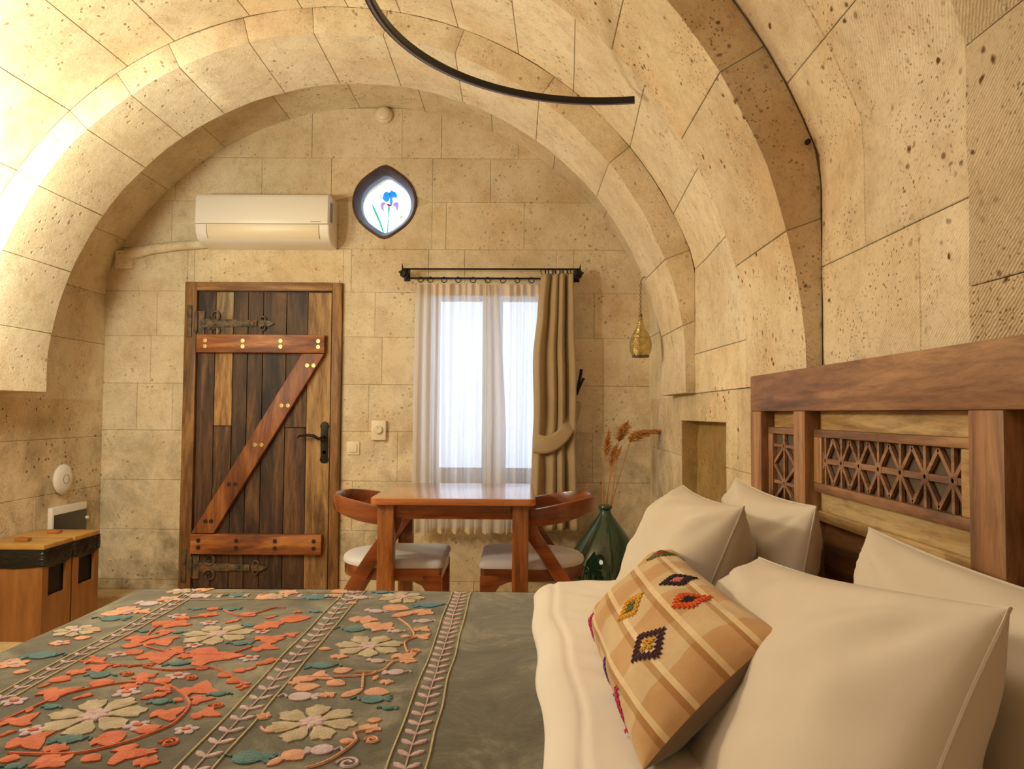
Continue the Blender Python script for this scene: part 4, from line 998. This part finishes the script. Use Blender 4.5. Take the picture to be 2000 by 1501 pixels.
# ================================================================== HEADBOARD
hbd = empty('headboard', (.70, 1.1, 0), label='carved wooden headboard with star lattice panels behind the pillows', cat='headboard')
def hp(g, nm, mt, par=hbd, **k):
    g.v = [(a - .70, b - 1.1, c) for a, b, c in g.v]; return g.build(nm, M[mt], par, **k)
YM = 1.102   # middle of the middle post
hp(G().box(.762, .777, 2 * YM - 2.20, 2.20, .30, 1.21), 'backboard', 'hb_dark')
hp(G().box(.70, .762, 2 * YM - 2.203, 2.203, 1.124, 1.229), 'top_rail', 'hb_red', bevel=.004)
hp(G().box(.70, .762, YM - .042, YM + .042, .30, 1.124), 'post', 'hb_red_z', bevel=.004)
def lattice(y0, y1, z0, z1, nodes, vertical, par):
    g = G(); x_ = .7235; w_ = .0085; d = .007
    def bar(a, b, ww=w_):
        g.bar((x_, a[0], a[1]), (x_, b[0], b[1]), ww, d, (1, 0, 0))
    if not vertical:
        zc = (z0 + z1) / 2; step = nodes[0] - nodes[1]
        ends = [nodes[0] + step] + list(nodes) + [nodes[-1] - step]
        bar((y0, zc), (y1, zc), .012)
        for y in nodes: bar((y, z0), (y, z1))
        for a, b in zip(ends, ends[1:]):
            m = (a + b) / 2
            for zz in (z0 + .004, z1 - .004):
                def cl(p, q_):   # clip in y
                    lo, hi = min(y0, y1), max(y0, y1)
                    if (p[0] < lo and q_[0] < lo) or (p[0] > hi and q_[0] > hi): return
                    def c_(s_, e):
                        if lo <= s_[0] <= hi: return s_
                        t = ((lo if s_[0] < lo else hi) - s_[0]) / (e[0] - s_[0]); return (s_[0] + (e[0] - s_[0]) * t, s_[1] + (e[1] - s_[1]) * t)
                    bar(c_(p, q_), c_(q_, p))
                cl((a, zc), (m, zz)); cl((m, zz), (b, zc))
        cs = [(y, zc) for y in nodes]
    else:
        yc = (y0 + y1) / 2; step = nodes[0] - nodes[1]; bar((yc, z0), (yc, z1), .010)
        lo, hi = min(y0, y1), max(y0, y1)
        for z in nodes: bar((lo, z), (hi, z))
        for a in list(nodes) + [nodes[-1] - step]:
            for yy in (lo, hi):
                m = a + step / 2
                if m < z1: bar((yc, a), (yy, m))
                if a - step / 2 > z0: bar((yc, a), (yy, a - step / 2))
        cs = [(yc, z) for z in nodes]
    for (y, z) in cs:
        g.lathe([(.014, -.0045), (.014, .004), (.009, .0045), (.0045, .0045), (.003, .002), (.0005, .002)], c=(x_, y, z), n=10, mat=Matrix.Rotation(-pi / 2, 4, 'Y'))
    return hp(g, 'lattice', 'hb_lattice', par)
for s_ in (1, -1):
    Y = (lambda y: y) if s_ > 0 else (lambda y: 2 * YM - y)
    def B(x0, x1, a, b, z0, z1, nm, mt, par=hbd, bev=.003):
        a, b = sorted((Y(a), Y(b))); return hp(G().box(x0, x1, a, b, z0, z1), nm, mt, par, bevel=bev)
    B(.70, .762, 2.203, 2.108, .30, 1.124, 'stile', 'hb_red_z')
    B(.70, .762, 1.862, 1.790, .30, 1.124, 'mullion', 'hb_red_z')
    # wide panel
    pn = B(.738, .760, 1.79, YM + .042, .884, 1.124, 'panel', 'hb_yellow')
    for (a, b, z0, z1, mt) in ((1.775, 1.165, 1.062, 1.080, 'hb_red'), (1.775, 1.165, .932, .953, 'hb_red'), (1.775, 1.732, .953, 1.062, 'hb_red_z'), (1.190, 1.165, .953, 1.062, 'hb_yellow')):
        B(.716, .738, a, b, z0, z1, 'panel_moulding', mt, pn, .003)
    B(.729, .7385, 1.733, 1.189, .953, 1.062, 'panel_ground', 'hb_groove', pn, 0)
    lattice(Y(1.733), Y(1.189), .953, 1.062, [Y(1.718 - .0833 * k) for k in range(7)] if s_ > 0 else [Y(1.718 - .0833 * (6 - k)) for k in range(7)], False, pn)
    # narrow panel
    pn = B(.738, .760, 2.108, 1.862, .70, 1.124, 'panel', 'hb_yellow')
    for (a, b, z0, z1, mt) in ((2.095, 1.875, 1.062, 1.080, 'hb_red'), (2.095, 1.875, .745, .765, 'hb_red'), (2.095, 2.060, .765, 1.062, 'hb_red_z'), (1.905, 1.875, .765, 1.062, 'hb_red_z')):
        B(.716, .738, a, b, z0, z1, 'panel_moulding', mt, pn, .003)
    B(.729, .7385, 2.061, 1.904, .765, 1.062, 'panel_ground', 'hb_groove', pn, 0)
    lattice(Y(2.061), Y(1.904), .765, 1.062, [1.030 - .100 * k for k in range(3)], True, pn)
    B(.730, .760, 1.79, YM + .042, .860, .884, 'rail', 'hb_yellow')
    B(.745, .762, 1.79, YM + .042, .715, .858, 'lower_board', 'hb_red'); B(.735, .762, 1.79, YM + .042, .56, .712, 'lower_board', 'hb_dark')
    B(.735, .762, 2.108, 1.862, .56, .70, 'lower_board', 'hb_dark')

# ================================================================== TABLE AND CHAIRS
tb = empty('dining_table', (-.27, 3.455, 0), label='small square teak table reflecting the window light', cat='table')
def rrect(hx, hy, r, n=6):
    pts = []
    for cx, cy, a0 in ((hx - r, hy - r, 0), (-hx + r, hy - r, 90), (-hx + r, -hy + r, 180), (hx - r, -hy + r, 270)):
        for k in range(n + 1): a = radians(a0 + 90 * k / n); pts.append((cx + r * cos(a), cy + r * sin(a)))
    return pts
PZ = lambda u, v, d: (u, v, d)
G().prism(rrect(.353, .345, .035), PZ, .720, .750).build('table_top', M['table_top'], tb, bevel=.007, seg=3)
for sx in (1, -1):
    for sy in (1, -1): G().box(sx * .288 - .035, sx * .288 + .035, sy * .285 - .033, sy * .285 + .033, 0, .720).build('leg', M['teak_z'], tb, bevel=.004)
for sy in (1, -1): G().box(-.253, .253, sy * .272 - .011, sy * .272 + .011, .655, .718).build('apron', M['teak'], tb, bevel=.002)
for sx in (1, -1): G().box(sx * .276 - .011, sx * .276 + .011, -.252, .252, .655, .718).build('apron', M['teak'], tb, bevel=.002)

def make_chair(loc, rz, label):
    t = empty('dining_chair', loc, rz, label=label, cat='chair', group='dining chairs at the table')
    out = []
    n = 26
    for k in range(n + 1):            # rear half ellipse
        a = pi / 2 + pi * k / n; out.append((-.02 + .225 * cos(a) , .222 * sin(a)))
    for cx, cy, a0 in ((.205, -.192, 270), (.205, .192, 0)):
        for k in range(6): a = radians(a0 + 90 * k / 5); out.append((cx + .025 * cos(a), cy + .025 * sin(a)))
    sc = lambda f, g_: [(a * f, b * g_) for a, b in out]
    G().prism(sc(.985, .985), PZ, .375, .432).build('seat_frame', M['walnut'], t, bevel=.004)
    # domed cushion
    g = G(); rings = [(1.0, .430), (1.012, .440), (1.0, .452), (.95, .462), (.8, .470), (.5, .477), (.2, .479)]
    vs = [(a * f, b * f, z) for f, z in rings for a, b in out] + [(0, 0, .480)]; m = len(out); fs = []
    for j in range(len(rings) - 1):
        for k in range(m): l = (k + 1) % m; fs.append((j * m + k, j * m + l, (j + 1) * m + l, (j + 1) * m + k))
    for k in range(m): fs.append(((len(rings) - 1) * m + k, (len(rings) - 1) * m + (k + 1) % m, len(rings) * m))
    fs.append(tuple(range(m))[::-1]); g.add(vs, fs); g.build('seat_cushion', M['seat_fabric'], t, smooth=60)
    # front legs with a curved bracket
    for sy in (1, -1):
        y0 = sy * .195
        PX = lambda u, v, d: (u, y0 + d, v)
        pr = [(.205 + .023, 0), (.205 + .023, .40), (.02, .40), (.02, .378), (.10, .372), (.140, .355), (.162, .325), (.175, .28), (.192, 0)]
        G().prism(pr, PX, -.020, .020).build('leg', M['walnut'], t, bevel=.004)
    # rear legs sweep forward up to the arm
    for sy in (1, -1):
        prof = [(-.335, 0), (-.262, .14), (-.21, .26), (-.140, .375), (-.060, .50), (-.008, .575), (.018, .62), (.026, .66)]
        g = G(); vs = []
        for k, (a, z) in enumerate(prof):
            wd = (.034, .042, .050, .060, .056, .056, .060, .066)[k]; y_ = sy * (.215 + .018 * min(1, z / .5))
            for dx, dy in ((-wd / 2, -.015), (wd / 2, -.015), (wd / 2, .015), (-wd / 2, .015)): vs.append((a + dx, y_ + dy, z + dx * -.35))
        fs = [(0, 3, 2, 1), tuple(len(vs) - 4 + q for q in range(4))]
        for k in range(len(prof) - 1):
            for q_ in range(4): w2 = (q_ + 1) % 4; fs.append((k * 4 + q_, k * 4 + w2, k * 4 + 4 + w2, k * 4 + 4 + q_))
        g.add(vs, fs); g.build('leg', M['walnut'], t, bevel=.006)
    # bent back rail
    g = G(); vs = []; n = 44
    for k in range(n + 1):
        s_ = k / n; a = -pi / 2 - pi * s_      # from near arm round the back to far arm
        ex = .30; c_ = cos(a); sn = sin(a)
        x_ = .02 + (.30 * -abs(c_) ** .85 if 0 < k < n else 0); y_ = .234 * (abs(sn) ** .8) * (1 if sn > 0 else -1)
        back = min(1, abs(c_) * 1.15)
        zc = .655 + .048 * back ** 1.2; hh = .036 + .006 * sin(back * pi) ; th = .012 + .003 * (1 - back)
        tilt = .010 * back
        nx, ny = Vector((c_, sn)).normalized()
        for dr, dz in ((-th, -hh), (th, -hh), (th + tilt, hh), (-th + tilt, hh)):
            vs.append((x_ + nx * dr, y_ + ny * dr, zc + dz * (1 if dz > 0 else 1)))
    fs = [(0, 3, 2, 1), tuple(len(vs) - 4 + q for q in range(4))]
    for k in range(n):
        for q_ in range(4): w2 = (q_ + 1) % 4; fs.append((k * 4 + q_, k * 4 + w2, k * 4 + 4 + w2, k * 4 + 4 + q_))
    g.add(vs, fs); g.build('back_rail', M['walnut'], t, bevel=.006, seg=2)
    return t
ch = make_chair((-.555, 3.455, 0), 0, 'dining chair with curved back at the left of the table, nearer the door')
dup(ch, (.070, 3.455, 0), pi, 'dining chair with curved back at the right of the table, beside the green bottle')

# ================================================================== BINS
def make_bin(loc, label):
    t = empty('recycling_bin', loc, label=label, cat='bin', group='wooden recycling bins')
    wx, wy, hh = .325, .228, .435
    # carcass: front/back/left boards and a right board with a window opening
    g = G().box(-wx, 0, -wy / 2, -wy / 2 + .014, 0, hh).box(-wx, 0, wy / 2 - .014, wy / 2, 0, hh).box(-wx, -wx + .014, -wy / 2 + .014, wy / 2 - .014, 0, hh).box(-wx + .014, 0, -wy / 2 + .014, wy / 2 - .014, 0, .014)
    y0, y1, z0, z1 = -.068, .072, .205, .345
    for a in subrect((-wy / 2 + .014, wy / 2 - .014, .014, hh), [(y0, y1, z0, z1)]): g.box(-.014, 0, a[0], a[1], a[2], a[3])
    g.build('carcass', M['bin_wood'], t, fix=True)
    G().box(-.045, -.020, y0 - .02, y1 + .02, z0 - .12, z1 + .06).build('liner', M['black_hole'], t)
    def bag(i, j):
        p = i * 4; k = int(p) % 4; f = p - int(p)
        c4 = [(-wx - .004, -wy / 2 - .004), (.004, -wy / 2 - .004), (.004, wy / 2 + .004), (-wx - .004, wy / 2 + .004)]
        a, b = c4[k], c4[(k + 1) % 4]; x_, y_ = a[0] + (b[0] - a[0]) * f, a[1] + (b[1] - a[1]) * f
        bulge = sin(j * pi) * .006 + .003 * noise.noise(Vector((i * 60, j * 4, loc[1]))) ; nx, ny = ((0, -1), (1, 0), (0, 1), (-1, 0))[k]
        z = hh + .004 - j * (.082 + .016 * noise.noise(Vector((i * 9, 2, loc[1] * 9))) + .012 * sin(f * pi)); return (x_ + nx * bulge, y_ + ny * bulge, z)
    G().grid(bag, 96, 8, closed_u=True).build('bag', M['black_bag'], t, smooth=180)
    lid = G().box(-wx - .002, .006, -wy / 2 - .003, wy / 2 - .002, hh + .004, hh + .026).build('lid', M['bin_lid'], t, bevel=.003)
    G().box(-.20, -.135, -.03, .008, hh + .026, hh + .043).build('handle', M['brace'], lid, bevel=.005)
    return t
bn = make_bin((-2.279, 3.655, 0), 'wooden recycling bin nearer the viewer, with black bag folded under its lid')
dup(bn, (-2.279, 3.902, 0), 0, 'wooden recycling bin nearer the back wall, behind the first bin')

# ================================================================== WALL FIXTURES
ac = empty('air_conditioner', (-1.555, 4.6, 2.29), label='white split air conditioner on the back wall above the door', cat='air conditioner')
def acp(u, prof):
    return [(u, y, z) for y, z in prof]
prof = [(0, .148), (-.175, .148), (-.200, .138), (-.212, .118), (-.216, .0), (-.214, -.045), (-.205, -.095), (-.180, -.128), (-.13, -.150), (0, -.156)]
def acbody(prof, x0, x1, g):
    n = len(prof); vs = [(x0, a, b) for a, b in prof] + [(x1, a, b) for a, b in prof]
    g.add(vs, [tuple(range(n)), tuple(range(2 * n - 1, n - 1, -1))] + [(i, i + n, (i + 1) % n + n, (i + 1) % n) for i in range(n)]); return g
acbody(prof, -.408, .408, G()).build('casing', M['white_plastic'], ac, bevel=.012, seg=3)
fp = [(-.2165, -.040), (-.2195, -.040), (-.2200, .0), (-.2160, .117), (-.203, .141), (-.200, .139), (-.213, .115)]
acbody([(-.21, -.041), (-.2195, -.041), (-.2205, .0), (-.2165, .118), (-.204, .139), (-.19, .142)], -.402, .402, G()).build('front_cover', M['white_plastic'], ac, bevel=.002)
G().box(-.402, .402, -.2165, -.205, -.0445, -.0415).build('cover_joint', M['seam'], ac)
acbody([(-.205, -.046), (-.2160, -.047), (-.2070, -.096), (-.183, -.127), (-.175, -.120)], -.335, .345, G()).build('louvre', M['cream_plastic'], ac, bevel=.001)
for x_ in (-.337, .347): acbody([(-.21, -.046), (-.2165, -.047), (-.2078, -.096), (-.184, -.1275), (-.175, -.120)], x_ - .0012, x_ + .0012, G()).build('louvre_gap', M['seam'], ac)
G().box(.300, .360, -.2209, -.2200, -.031, -.0275).build('printed_mark', M['grey_print'], ac)
G().box(.4079, .4085, -.19, -.13, -.02, .10).build('side_recess', M['seam'], ac)
# boxed pipe run left of the air conditioner
tr_ = G(); tr_.tube([(-1.955, 4.565, 2.165), (-2.15, 4.565, 2.150), (-2.30, 4.565, 2.130), (-2.42, 4.567, 2.105), (-2.50, 4.58, 2.08)], [.030, .030, .032, .036, .030], 10)
tr_.box(-2.53, -2.43, 4.55, 4.60, 2.005, 2.115)
tr_ = tr_.build('pipe_cover', M['stone'], smooth=50); tag(tr_, 'pale boxed pipe run from the air conditioner to the left corner', 'pipe cover')

sd = empty('smoke_detector', (-.86, 4.6, 3.0), label='round cream smoke detector at the top of the back wall', cat='smoke detector')
RX90 = Matrix.Rotation(pi / 2, 4, 'X')
G().lathe([(.001, .0), (.052, .0), (.055, .01), (.054, .022), (.047, .032), (.044, .034)], n=36, mat=RX90).build('base', M['cream_plastic'], sd, smooth=40)
G().lathe([(.043, .03), (.040, .046), (.030, .054), (.018, .057), (.001, .058)], n=36, mat=RX90).build('sensor_cap', M['cream_plastic'], sd, smooth=40)
th = empty('thermostat', (-.864, 4.6, 1.0), label='cream wall thermostat with a round dial beside the curtain', cat='thermostat')
G().box(-.046, .046, -.030, 0, -.062, .062).build('housing', M['cream_plastic'], th, bevel=.006)
G().lathe([(.027, .028), (.026, .044), (.022, .048), (.001, .048)], n=28, mat=RX90, c=(0, 0, .004)).build('dial', M['cream_plastic'], th, smooth=40)
G().box(-.0012, .0012, -.0495, -.0475, .008, .026).build('dial_mark', M['grey_print'], th)
lsw = empty('light_switch', (-1.026, 4.6, .886), label='square cream light switch beside the door frame', cat='light switch')
G().box(-.041, .041, -.009, 0, -.041, .041).build('plate', M['cream_plastic'], lsw, bevel=.003)
G().box(-.026, .026, -.015, -.009, -.027, .027).build('rocker', M['cream_plastic'], lsw, bevel=.003)

RY90 = Matrix.Rotation(pi / 2, 4, 'Y')
ap = empty('wireless_access_point', (XL, 4.186, .718), label='white round wireless access point on the left wall above the bins', cat='access point')
G().lathe([(.001, 0), (.070, 0), (.082, .008), (.086, .018), (.080, .027), (.055, .034), (.025, .037), (.001, .038)], n=44, mat=RY90).build('disc', M['white_plastic'], ap, smooth=50)
g = G().tube([(.0375, .026 * cos(a), .026 * sin(a)) for a in [2 * pi * k / 24 for k in range(24)]], .0012, 4, closed=True); g.build('light_ring', M['grey_print'], ap, smooth=60)

ht = empty('wall_panel', (XL, 4.247, .49), label='white framed dark glass panel on the left wall behind the bins', cat='wall panel')
G().box(0, .028, -.163, .163, -.10, .075).build('housing', M['white_plastic'], ht, bevel=.004)
G().box(.028, .031, -.150, .158, -.095, .034).build('dark_panel', M['heater_dark'], ht, bevel=.001)
G().lathe([(.001, .028), (.010, .030), (.010, .042), (.006, .045), (.001, .045)], n=14, mat=RY90, c=(0, .155, -.02)).build('knob', M['white_plastic'], ht, smooth=40)

# little plug of dark metal left in the vault stone
g = G().lathe([(.001, 0), (.008, 0), (.007, .012), (.001, .012)], n=8, c=(.790, 1.985, 1.86), mat=RX90); pg = g.build('wall_plug', M['iron']); tag(pg, 'tiny dark plug left in the edge of the near stone arch', 'plug')

# ================================================================== RING LAMP
rl = empty('arc_lamp', (.28, 1.89, 2.228), label='black curved arc lamp sweeping across the vault overhead', cat='lamp')
def sweep(cs, R0, a0, a1, n, g):
    vs = []
    for k in range(n + 1):
        a = a0 + (a1 - a0) * k / n
        for dr, dz in cs: vs.append(((R0 + dr) * cos(a), (R0 + dr) * sin(a), dz))
    m = len(cs); fs = [tuple(range(m)), tuple(n * m + q for q in range(m))[::-1]]
    for k in range(n):
        for q_ in range(m): l = (q_ + 1) % m; fs.append((k * m + q_, k * m + l, (k + 1) * m + l, (k + 1) * m + q_))
    return g.add(vs, fs)
A0, A1 = radians(79), radians(281)
sweep([(-.010, -.011), (.010, -.011), (.010, .011), (-.010, .011)], .687, A0, A1, 90, G()).build('lamp_arc', M['black_metal'], rl, bevel=.0015, seg=1)
sweep([(-.004, -.0120), (.004, -.0120), (.004, -.0108), (-.004, -.0108)], .687, A0, A1, 90, G()).build('diffuser', M['led'], rl)

# ================================================================== PENDANT LAMP
pd = empty('pendant_lamp', (.617, 3.66, 1.40), label='small teardrop amber glass lantern hanging by the right arch', cat='lamp')
gl = [(.040, 0), (.046, .012), (.053, .030), (.056, .052), (.054, .075), (.047, .098), (.037, .118), (.026, .137), (.018, .155), (.013, .175), (.009, .195), (.007, .203)]
G().lathe(gl, n=32, caps=False).build('glass_drop', M['amber'], pd, smooth=180)
G().lathe([(.0405, -.004), (.0425, -.003), (.0425, .005), (.0405, .006)], n=32).build('bottom_band', M['rust'], pd, smooth=30)
G().lathe([(.010, .200), (.008, .212), (.003, .216)], n=16).build('cap', M['rust'], pd, smooth=40)
g = G()
for k in range(13):
    z = .218 + k * .0115; ax = k % 2
    g.tube([((.0045 * cos(a)) * (1 - ax), (.0045 * cos(a)) * ax, z + .008 * sin(a)) for a in [2 * pi * q_ / 8 for q_ in range(8)]], .0013, 4, closed=True)
g.build('chain', M['rust'], pd, smooth=60)
G().tube([(0, 0, .362), (.002, 0, .382), (.012, 0, .398), (.034, 0, .405)], .0022, 6).build('hook', M['rust'], pd, smooth=60)

# ================================================================== CURTAINS
cr_ = empty('curtain_rod', (-.165, 4.6, 1.975), label='double black wrought iron curtain rod above the window', cat='curtain rod')
g = G().tube([(-.545, -.115, .022), (.545, -.115, .026)], .0055, 8); g.build('rod', M['iron'], cr_, smooth=60)
g = G().tube([(-.53, -.085, -.030), (.53, -.085, -.028)], .0065, 8); g.build('rod', M['iron'], cr_, smooth=60)
for s_ in (1, -1):
    g = G().tube([(s_ * .535, 0, 0), (s_ * .535, -.13, 0)], .010, 8)
    g.lathe([(.001, -.03), (.020, -.024), (.028, -.008), (.028, .010), (.018, .024), (.001, .030)], c=(s_ * .536, -.105, -.003), n=10, mat=Matrix.Rotation(.3, 4, 'Y'))
    g.tube([(s_ * .548, -.10, .02), (s_ * .552, -.10, .06)], [.007, .0015], 6); g.tube([(s_ * .54, -.10, 0), (s_ * .572, -.10, .006)], [.012, .005], 6)
    g.box(s_ * .535 - .018, s_ * .535 + .018, -.006, 0, -.035, .04)
    g.build('bracket', M['iron'], cr_, smooth=30)
sh = empty('sheer_curtain', (-.25, 4.5, 1.9), label='white sheer curtain gathered on rings in front of the window', cat='curtain')
def shc(i, j):
    x_ = -.632 + i * .765; z = 1.903 - j * 1.52
    ph = i * 17 * 2 * pi + .7 * sin(i * 31) + .5 * sin(i * 13 + j * 2.2)
    am = .012 + .012 * min(1, j * 2.5) + .006 * sin(i * 23 + 1)
    x2 = x_ + .010 * sin(ph * .5 + j * 1.5) * j - .002 * (1 - i) * j
    return (x2 + .25, 4.485 + am * sin(ph) + .006 * sin(i * 40 + j * 5) - 4.5, z - 1.9 + .004 * sin(ph))
G().grid(shc, 340, 40).build('sheer_cloth', M['sheer'], sh, smooth=180)
def shh(i, j):
    p = shc(i, j * .048); return (p[0], p[1] - .002, p[2] + .002 + (1 - j) * .004 * sin(i * 17 * 2 * pi))
G().grid(shh, 340, 4).build('header_tape', M['sheer_header'], sh, smooth=180)
def shm(i, j):
    p = shc(i, 1 - .018 + j * .0185); return (p[0], p[1] - .0015, p[2])
G().grid(shm, 340, 2).build('hem', M['sheer_header'], sh, smooth=180)
# selvedge: the doubled left edge and the overlap where two widths meet
def sv(i, j):
    x_ = -.632 + i * .105 + (.012 * (i - .5) * j); z = 1.90 - j * 1.515
    return (x_ + .25, -.032 + .014 * sin(i * 2.2 * 2 * pi + 1 + .5 * j), z - 1.9)
G().grid(sv, 30, 24).build('folded_edge', M['sheer'], sh, smooth=180)
def sv2(i, j):
    x_ = -.205 + i * (.085 + .045 * min(1, j * 1.7)) + .010 * sin(j * 3) ; z = 1.90 - j * 1.515
    return (x_ + .25, -.034 + .010 * sin(i * 2.0 * 2 * pi + .5 + j), z - 1.9)
G().grid(sv2, 30, 24).build('folded_edge', M['sheer'], sh, smooth=180)
ring_m = G().tube([(.017 * cos(a), 0, .017 * sin(a)) for a in [2 * pi * k / 20 for k in range(20)]], .0028, 6, closed=True).build('curtain_ring', M['iron'], None, smooth=60)
ORD = ['leftmost', 'second from the left', 'third from the left', 'fourth from the left', 'fifth, the middle one', 'fourth from the right', 'third from the right', 'second from the right', 'rightmost']
first = True
for kk, px_ in enumerate( (819, 838, 865, 893, 922, 951, 981, 1009, 1037)):
    o = ring_m if first else ring_m.copy()
    if not first: COL.objects.link(o)
    first = False
    o.location = ((px_ - 1010) * 4.51 / 1430, 4.515, 1.936); o.rotation_euler = (0, 0, R_.uniform(-.5, .5)); tag(o, ORD[kk] + ' of the black rings carrying the sheer curtain on the lower rod', 'curtain ring', 'rings of the sheer curtain')
for k, px_ in enumerate((1060, 1067, 1075, 1081, 1088, 1095, 1103, 1111)):
    o = ring_m.copy(); COL.objects.link(o); o.location = ((px_ - 1010) * 4.48 / 1430, 4.485, 1.984); o.rotation_euler = (0, 0, R_.uniform(.2, 1.1))
    tag(o, 'black ring bunched on the upper rod over the taupe drape, ' + ['leftmost', 'second from the left', 'third from the left', 'fourth from the left', 'fourth from the right', 'third from the right', 'second from the right', 'rightmost'][k], 'curtain ring', 'rings of the taupe drape')

# drape
dp = empty('drape', (.235, 4.44, 1.95), label='heavy taupe drape tied back at the right of the window', cat='curtain')
def drp(i, j):
    z = 1.958 - j * 1.545
    # outline: left and right edge against height
    def lerp(tab, z):
        for (z0, a), (z1, b) in zip(tab, tab[1:]):
            if z <= z0 and z >= z1:
                t = (z0 - z) / (z0 - z1); t = t * t * (3 - 2 * t); return a + (b - a) * t
        return tab[-1][1]
    xl = lerp([(2.0, .140), (1.75, .122), (1.45, .100), (1.1, .110), (.93, .104), (.80, .100), (.3, .080)], z)
    xr = lerp([(2.0, .330), (1.7, .338), (1.3, .352), (1.0, .350), (.93, .345), (.8, .352), (.3, .370)], z)
    tie = exp(-((z - .93) / .10) ** 2)
    x_ = xl + (xr - xl) * i
    lean = .35 * sin(min(1, max(0, (1.95 - z) / 1.0)) * pi / 2)
    ph = 2 * pi * (3.9 * i + .75 * lean * (1 - i)) + .9 * sin(i * 9 + 1)
    am = (.042 - .018 * tie) * (.75 + .25 * sin(i * 7 + 2))
    y = 4.445 + am * (sin(ph) + .25 * sin(2 * ph + 1)) + .004 * noise.noise(Vector((i * 6, z * 3, 1)))
    return (x_ + .012 * cos(ph) - .235, y - 4.44, z - 1.95)
G().grid(drp, 170, 60).build('drape_cloth', M['drape'], dp, smooth=180)
def tie_(i, j):
    # strap: from the left edge low, curving up to the holdback on the wall
    P0, P1, P2, P3 = Vector((.112, .932)), Vector((.20, .905)), Vector((.305, .94)), Vector((.374, 1.19))
    t = i; c_ = P0 * (1 - t) ** 3 + P1 * 3 * t * (1 - t) ** 2 + P2 * 3 * t * t * (1 - t) + P3 * t ** 3
    wd = .040 * (1 - t) ** .7 + .038
    d = (P0 * -3 * (1 - t) ** 2 + P1 * (3 * (1 - t) ** 2 - 6 * t * (1 - t)) + P2 * (6 * t * (1 - t) - 3 * t * t) + P3 * 3 * t * t).normalized()
    nrm = Vector((-d.y, d.x)); v = c_ + nrm * (j - .5) * wd * 2 * .75
    y = 4.392 + .02 * (1 - sin(min(1, i * 3.0) * pi / 2)) + .16 * max(0, i - .70) / .3 + .004 * (2 * j - 1) ** 2
    return (v.x - .235, y - 4.44, v.y - 1.95)
G().grid(tie_, 30, 6).build('tie_back', M['drape'], dp, smooth=180)
for nm in ('tie_back', 'drape_cloth'):
    o = [c for c in dp.children if c.name.startswith(nm)][0]; m_ = o.modifiers.new('thick', 'SOLIDIFY'); m_.thickness = .003
hk = G().tube([(.372, 4.60, 1.235), (.372, 4.545, 1.235), (.374, 4.53, 1.26), (.382, 4.52, 1.31), (.392, 4.515, 1.355), (.396, 4.515, 1.385)], [.008, .008, .008, .009, .010, .010], 8)
hk.tube([(.372, 4.54, 1.235), (.385, 4.52, 1.275), (.402, 4.50, 1.315), (.408, 4.50, 1.33)], [.007, .007, .008, .010], 8)
hk = hk.build('curtain_holdback', M['iron'], smooth=50); tag(hk, 'black iron curtain holdback behind the taupe drape', 'holdback')

# ================================================================== DEMIJOHN AND REEDS
vj = empty('demijohn', (.508, 4.20, 0), label='large green glass demijohn holding dried reeds in the corner', cat='vase')
pr = [(.001, .0), (.12, .0), (.17, .02), (.205, .08), (.222, .15), (.222, .21), (.208, .27), (.180, .34), (.145, .40), (.105, .455), (.070, .50), (.045, .53), (.033, .552), (.029, .575)]
G().lathe([(r, z) for r, z in pr] , n=48).build('body', M['bottle'], vj, smooth=180)
G().lathe([(.029, .568), (.038, .572), (.040, .582), (.038, .592), (.031, .595), (.026, .590), (.024, .560)], n=32, caps=False).build('neck_lip', M['bottle'], vj, smooth=180)
rr = random.Random(12)
def reed(tip, bend, L, wd, droop, label, dens=170):
    wd *= 2.2; dens = int(dens * 3.0)
    base = Vector((.508 + rr.uniform(-.008, .008), 4.20 + rr.uniform(-.012, .012), .50)); tip = Vector(tip)
    pts = []
    for k in range(13):
        t = k / 12; p = base.lerp(tip, t) + Vector((bend * sin(t * pi) , 0, 0)); pts.append(p)
    t = empty('dried_reed', tuple(base), label=label, cat='dried reed', group='dried reeds in the green bottle')
    loc = [p - base for p in pts]
    G().tube(loc, [.0032 - .0001 * k for k in range(13)], 5).build('stem', M['reed_stem'], t, smooth=60)
    g = G(); d = (pts[-1] - pts[-3]).normalized()
    for k in range(dens):
        s_ = rr.random() ** .9; c_ = pts[-1] - base + d * (s_ * L) + Vector((droop * s_ * s_ * L, 0, -abs(droop) * .8 * s_ * s_ * L))
        a = rr.uniform(0, 2 * pi); rad = Vector((cos(a), sin(a) * .8, .0)) * wd * sin(min(1, s_ + .12) * pi) ** .6 * rr.uniform(.3, 1)
        e = c_ + rad + d * L * .16 + Vector((droop * .03, 0, -abs(droop) * .035 * rr.random()))
        mid = c_.lerp(e, .5) + d * .008; b = Vector((rr.uniform(-1, 1), rr.uniform(-1, 1), rr.uniform(-1, 1))).normalized() * .0024
        g.add([c_ - b * .4, c_ + b * .4, mid + b, mid - b, e], [(0, 1, 2, 3), (3, 2, 4)])
    o = g.build('plume', M['reed_plume'], t, fix=False)
reed((.505, 4.18, .86), -.015, .15, .018, 0, 'dried reed with a narrow upright plume, leftmost in the green bottle', 150)
reed((.585, 4.22, .95), -.01, .13, .028, .15, 'dried reed with a short plume, second from the left in the green bottle', 170)
reed((.640, 4.16, .95), .0, .17, .040, .9, 'dried reed with the largest drooping plume, rightmost in the green bottle', 420)
reed((.545, 4.25, .80), -.005, .14, .020, .1, 'dried reed with a low ragged plume between the others in the green bottle', 160)
reed((.560, 4.14, .84), .008, .10, .010, .2, 'bare thin dried reed leaning right in the green bottle', 60)
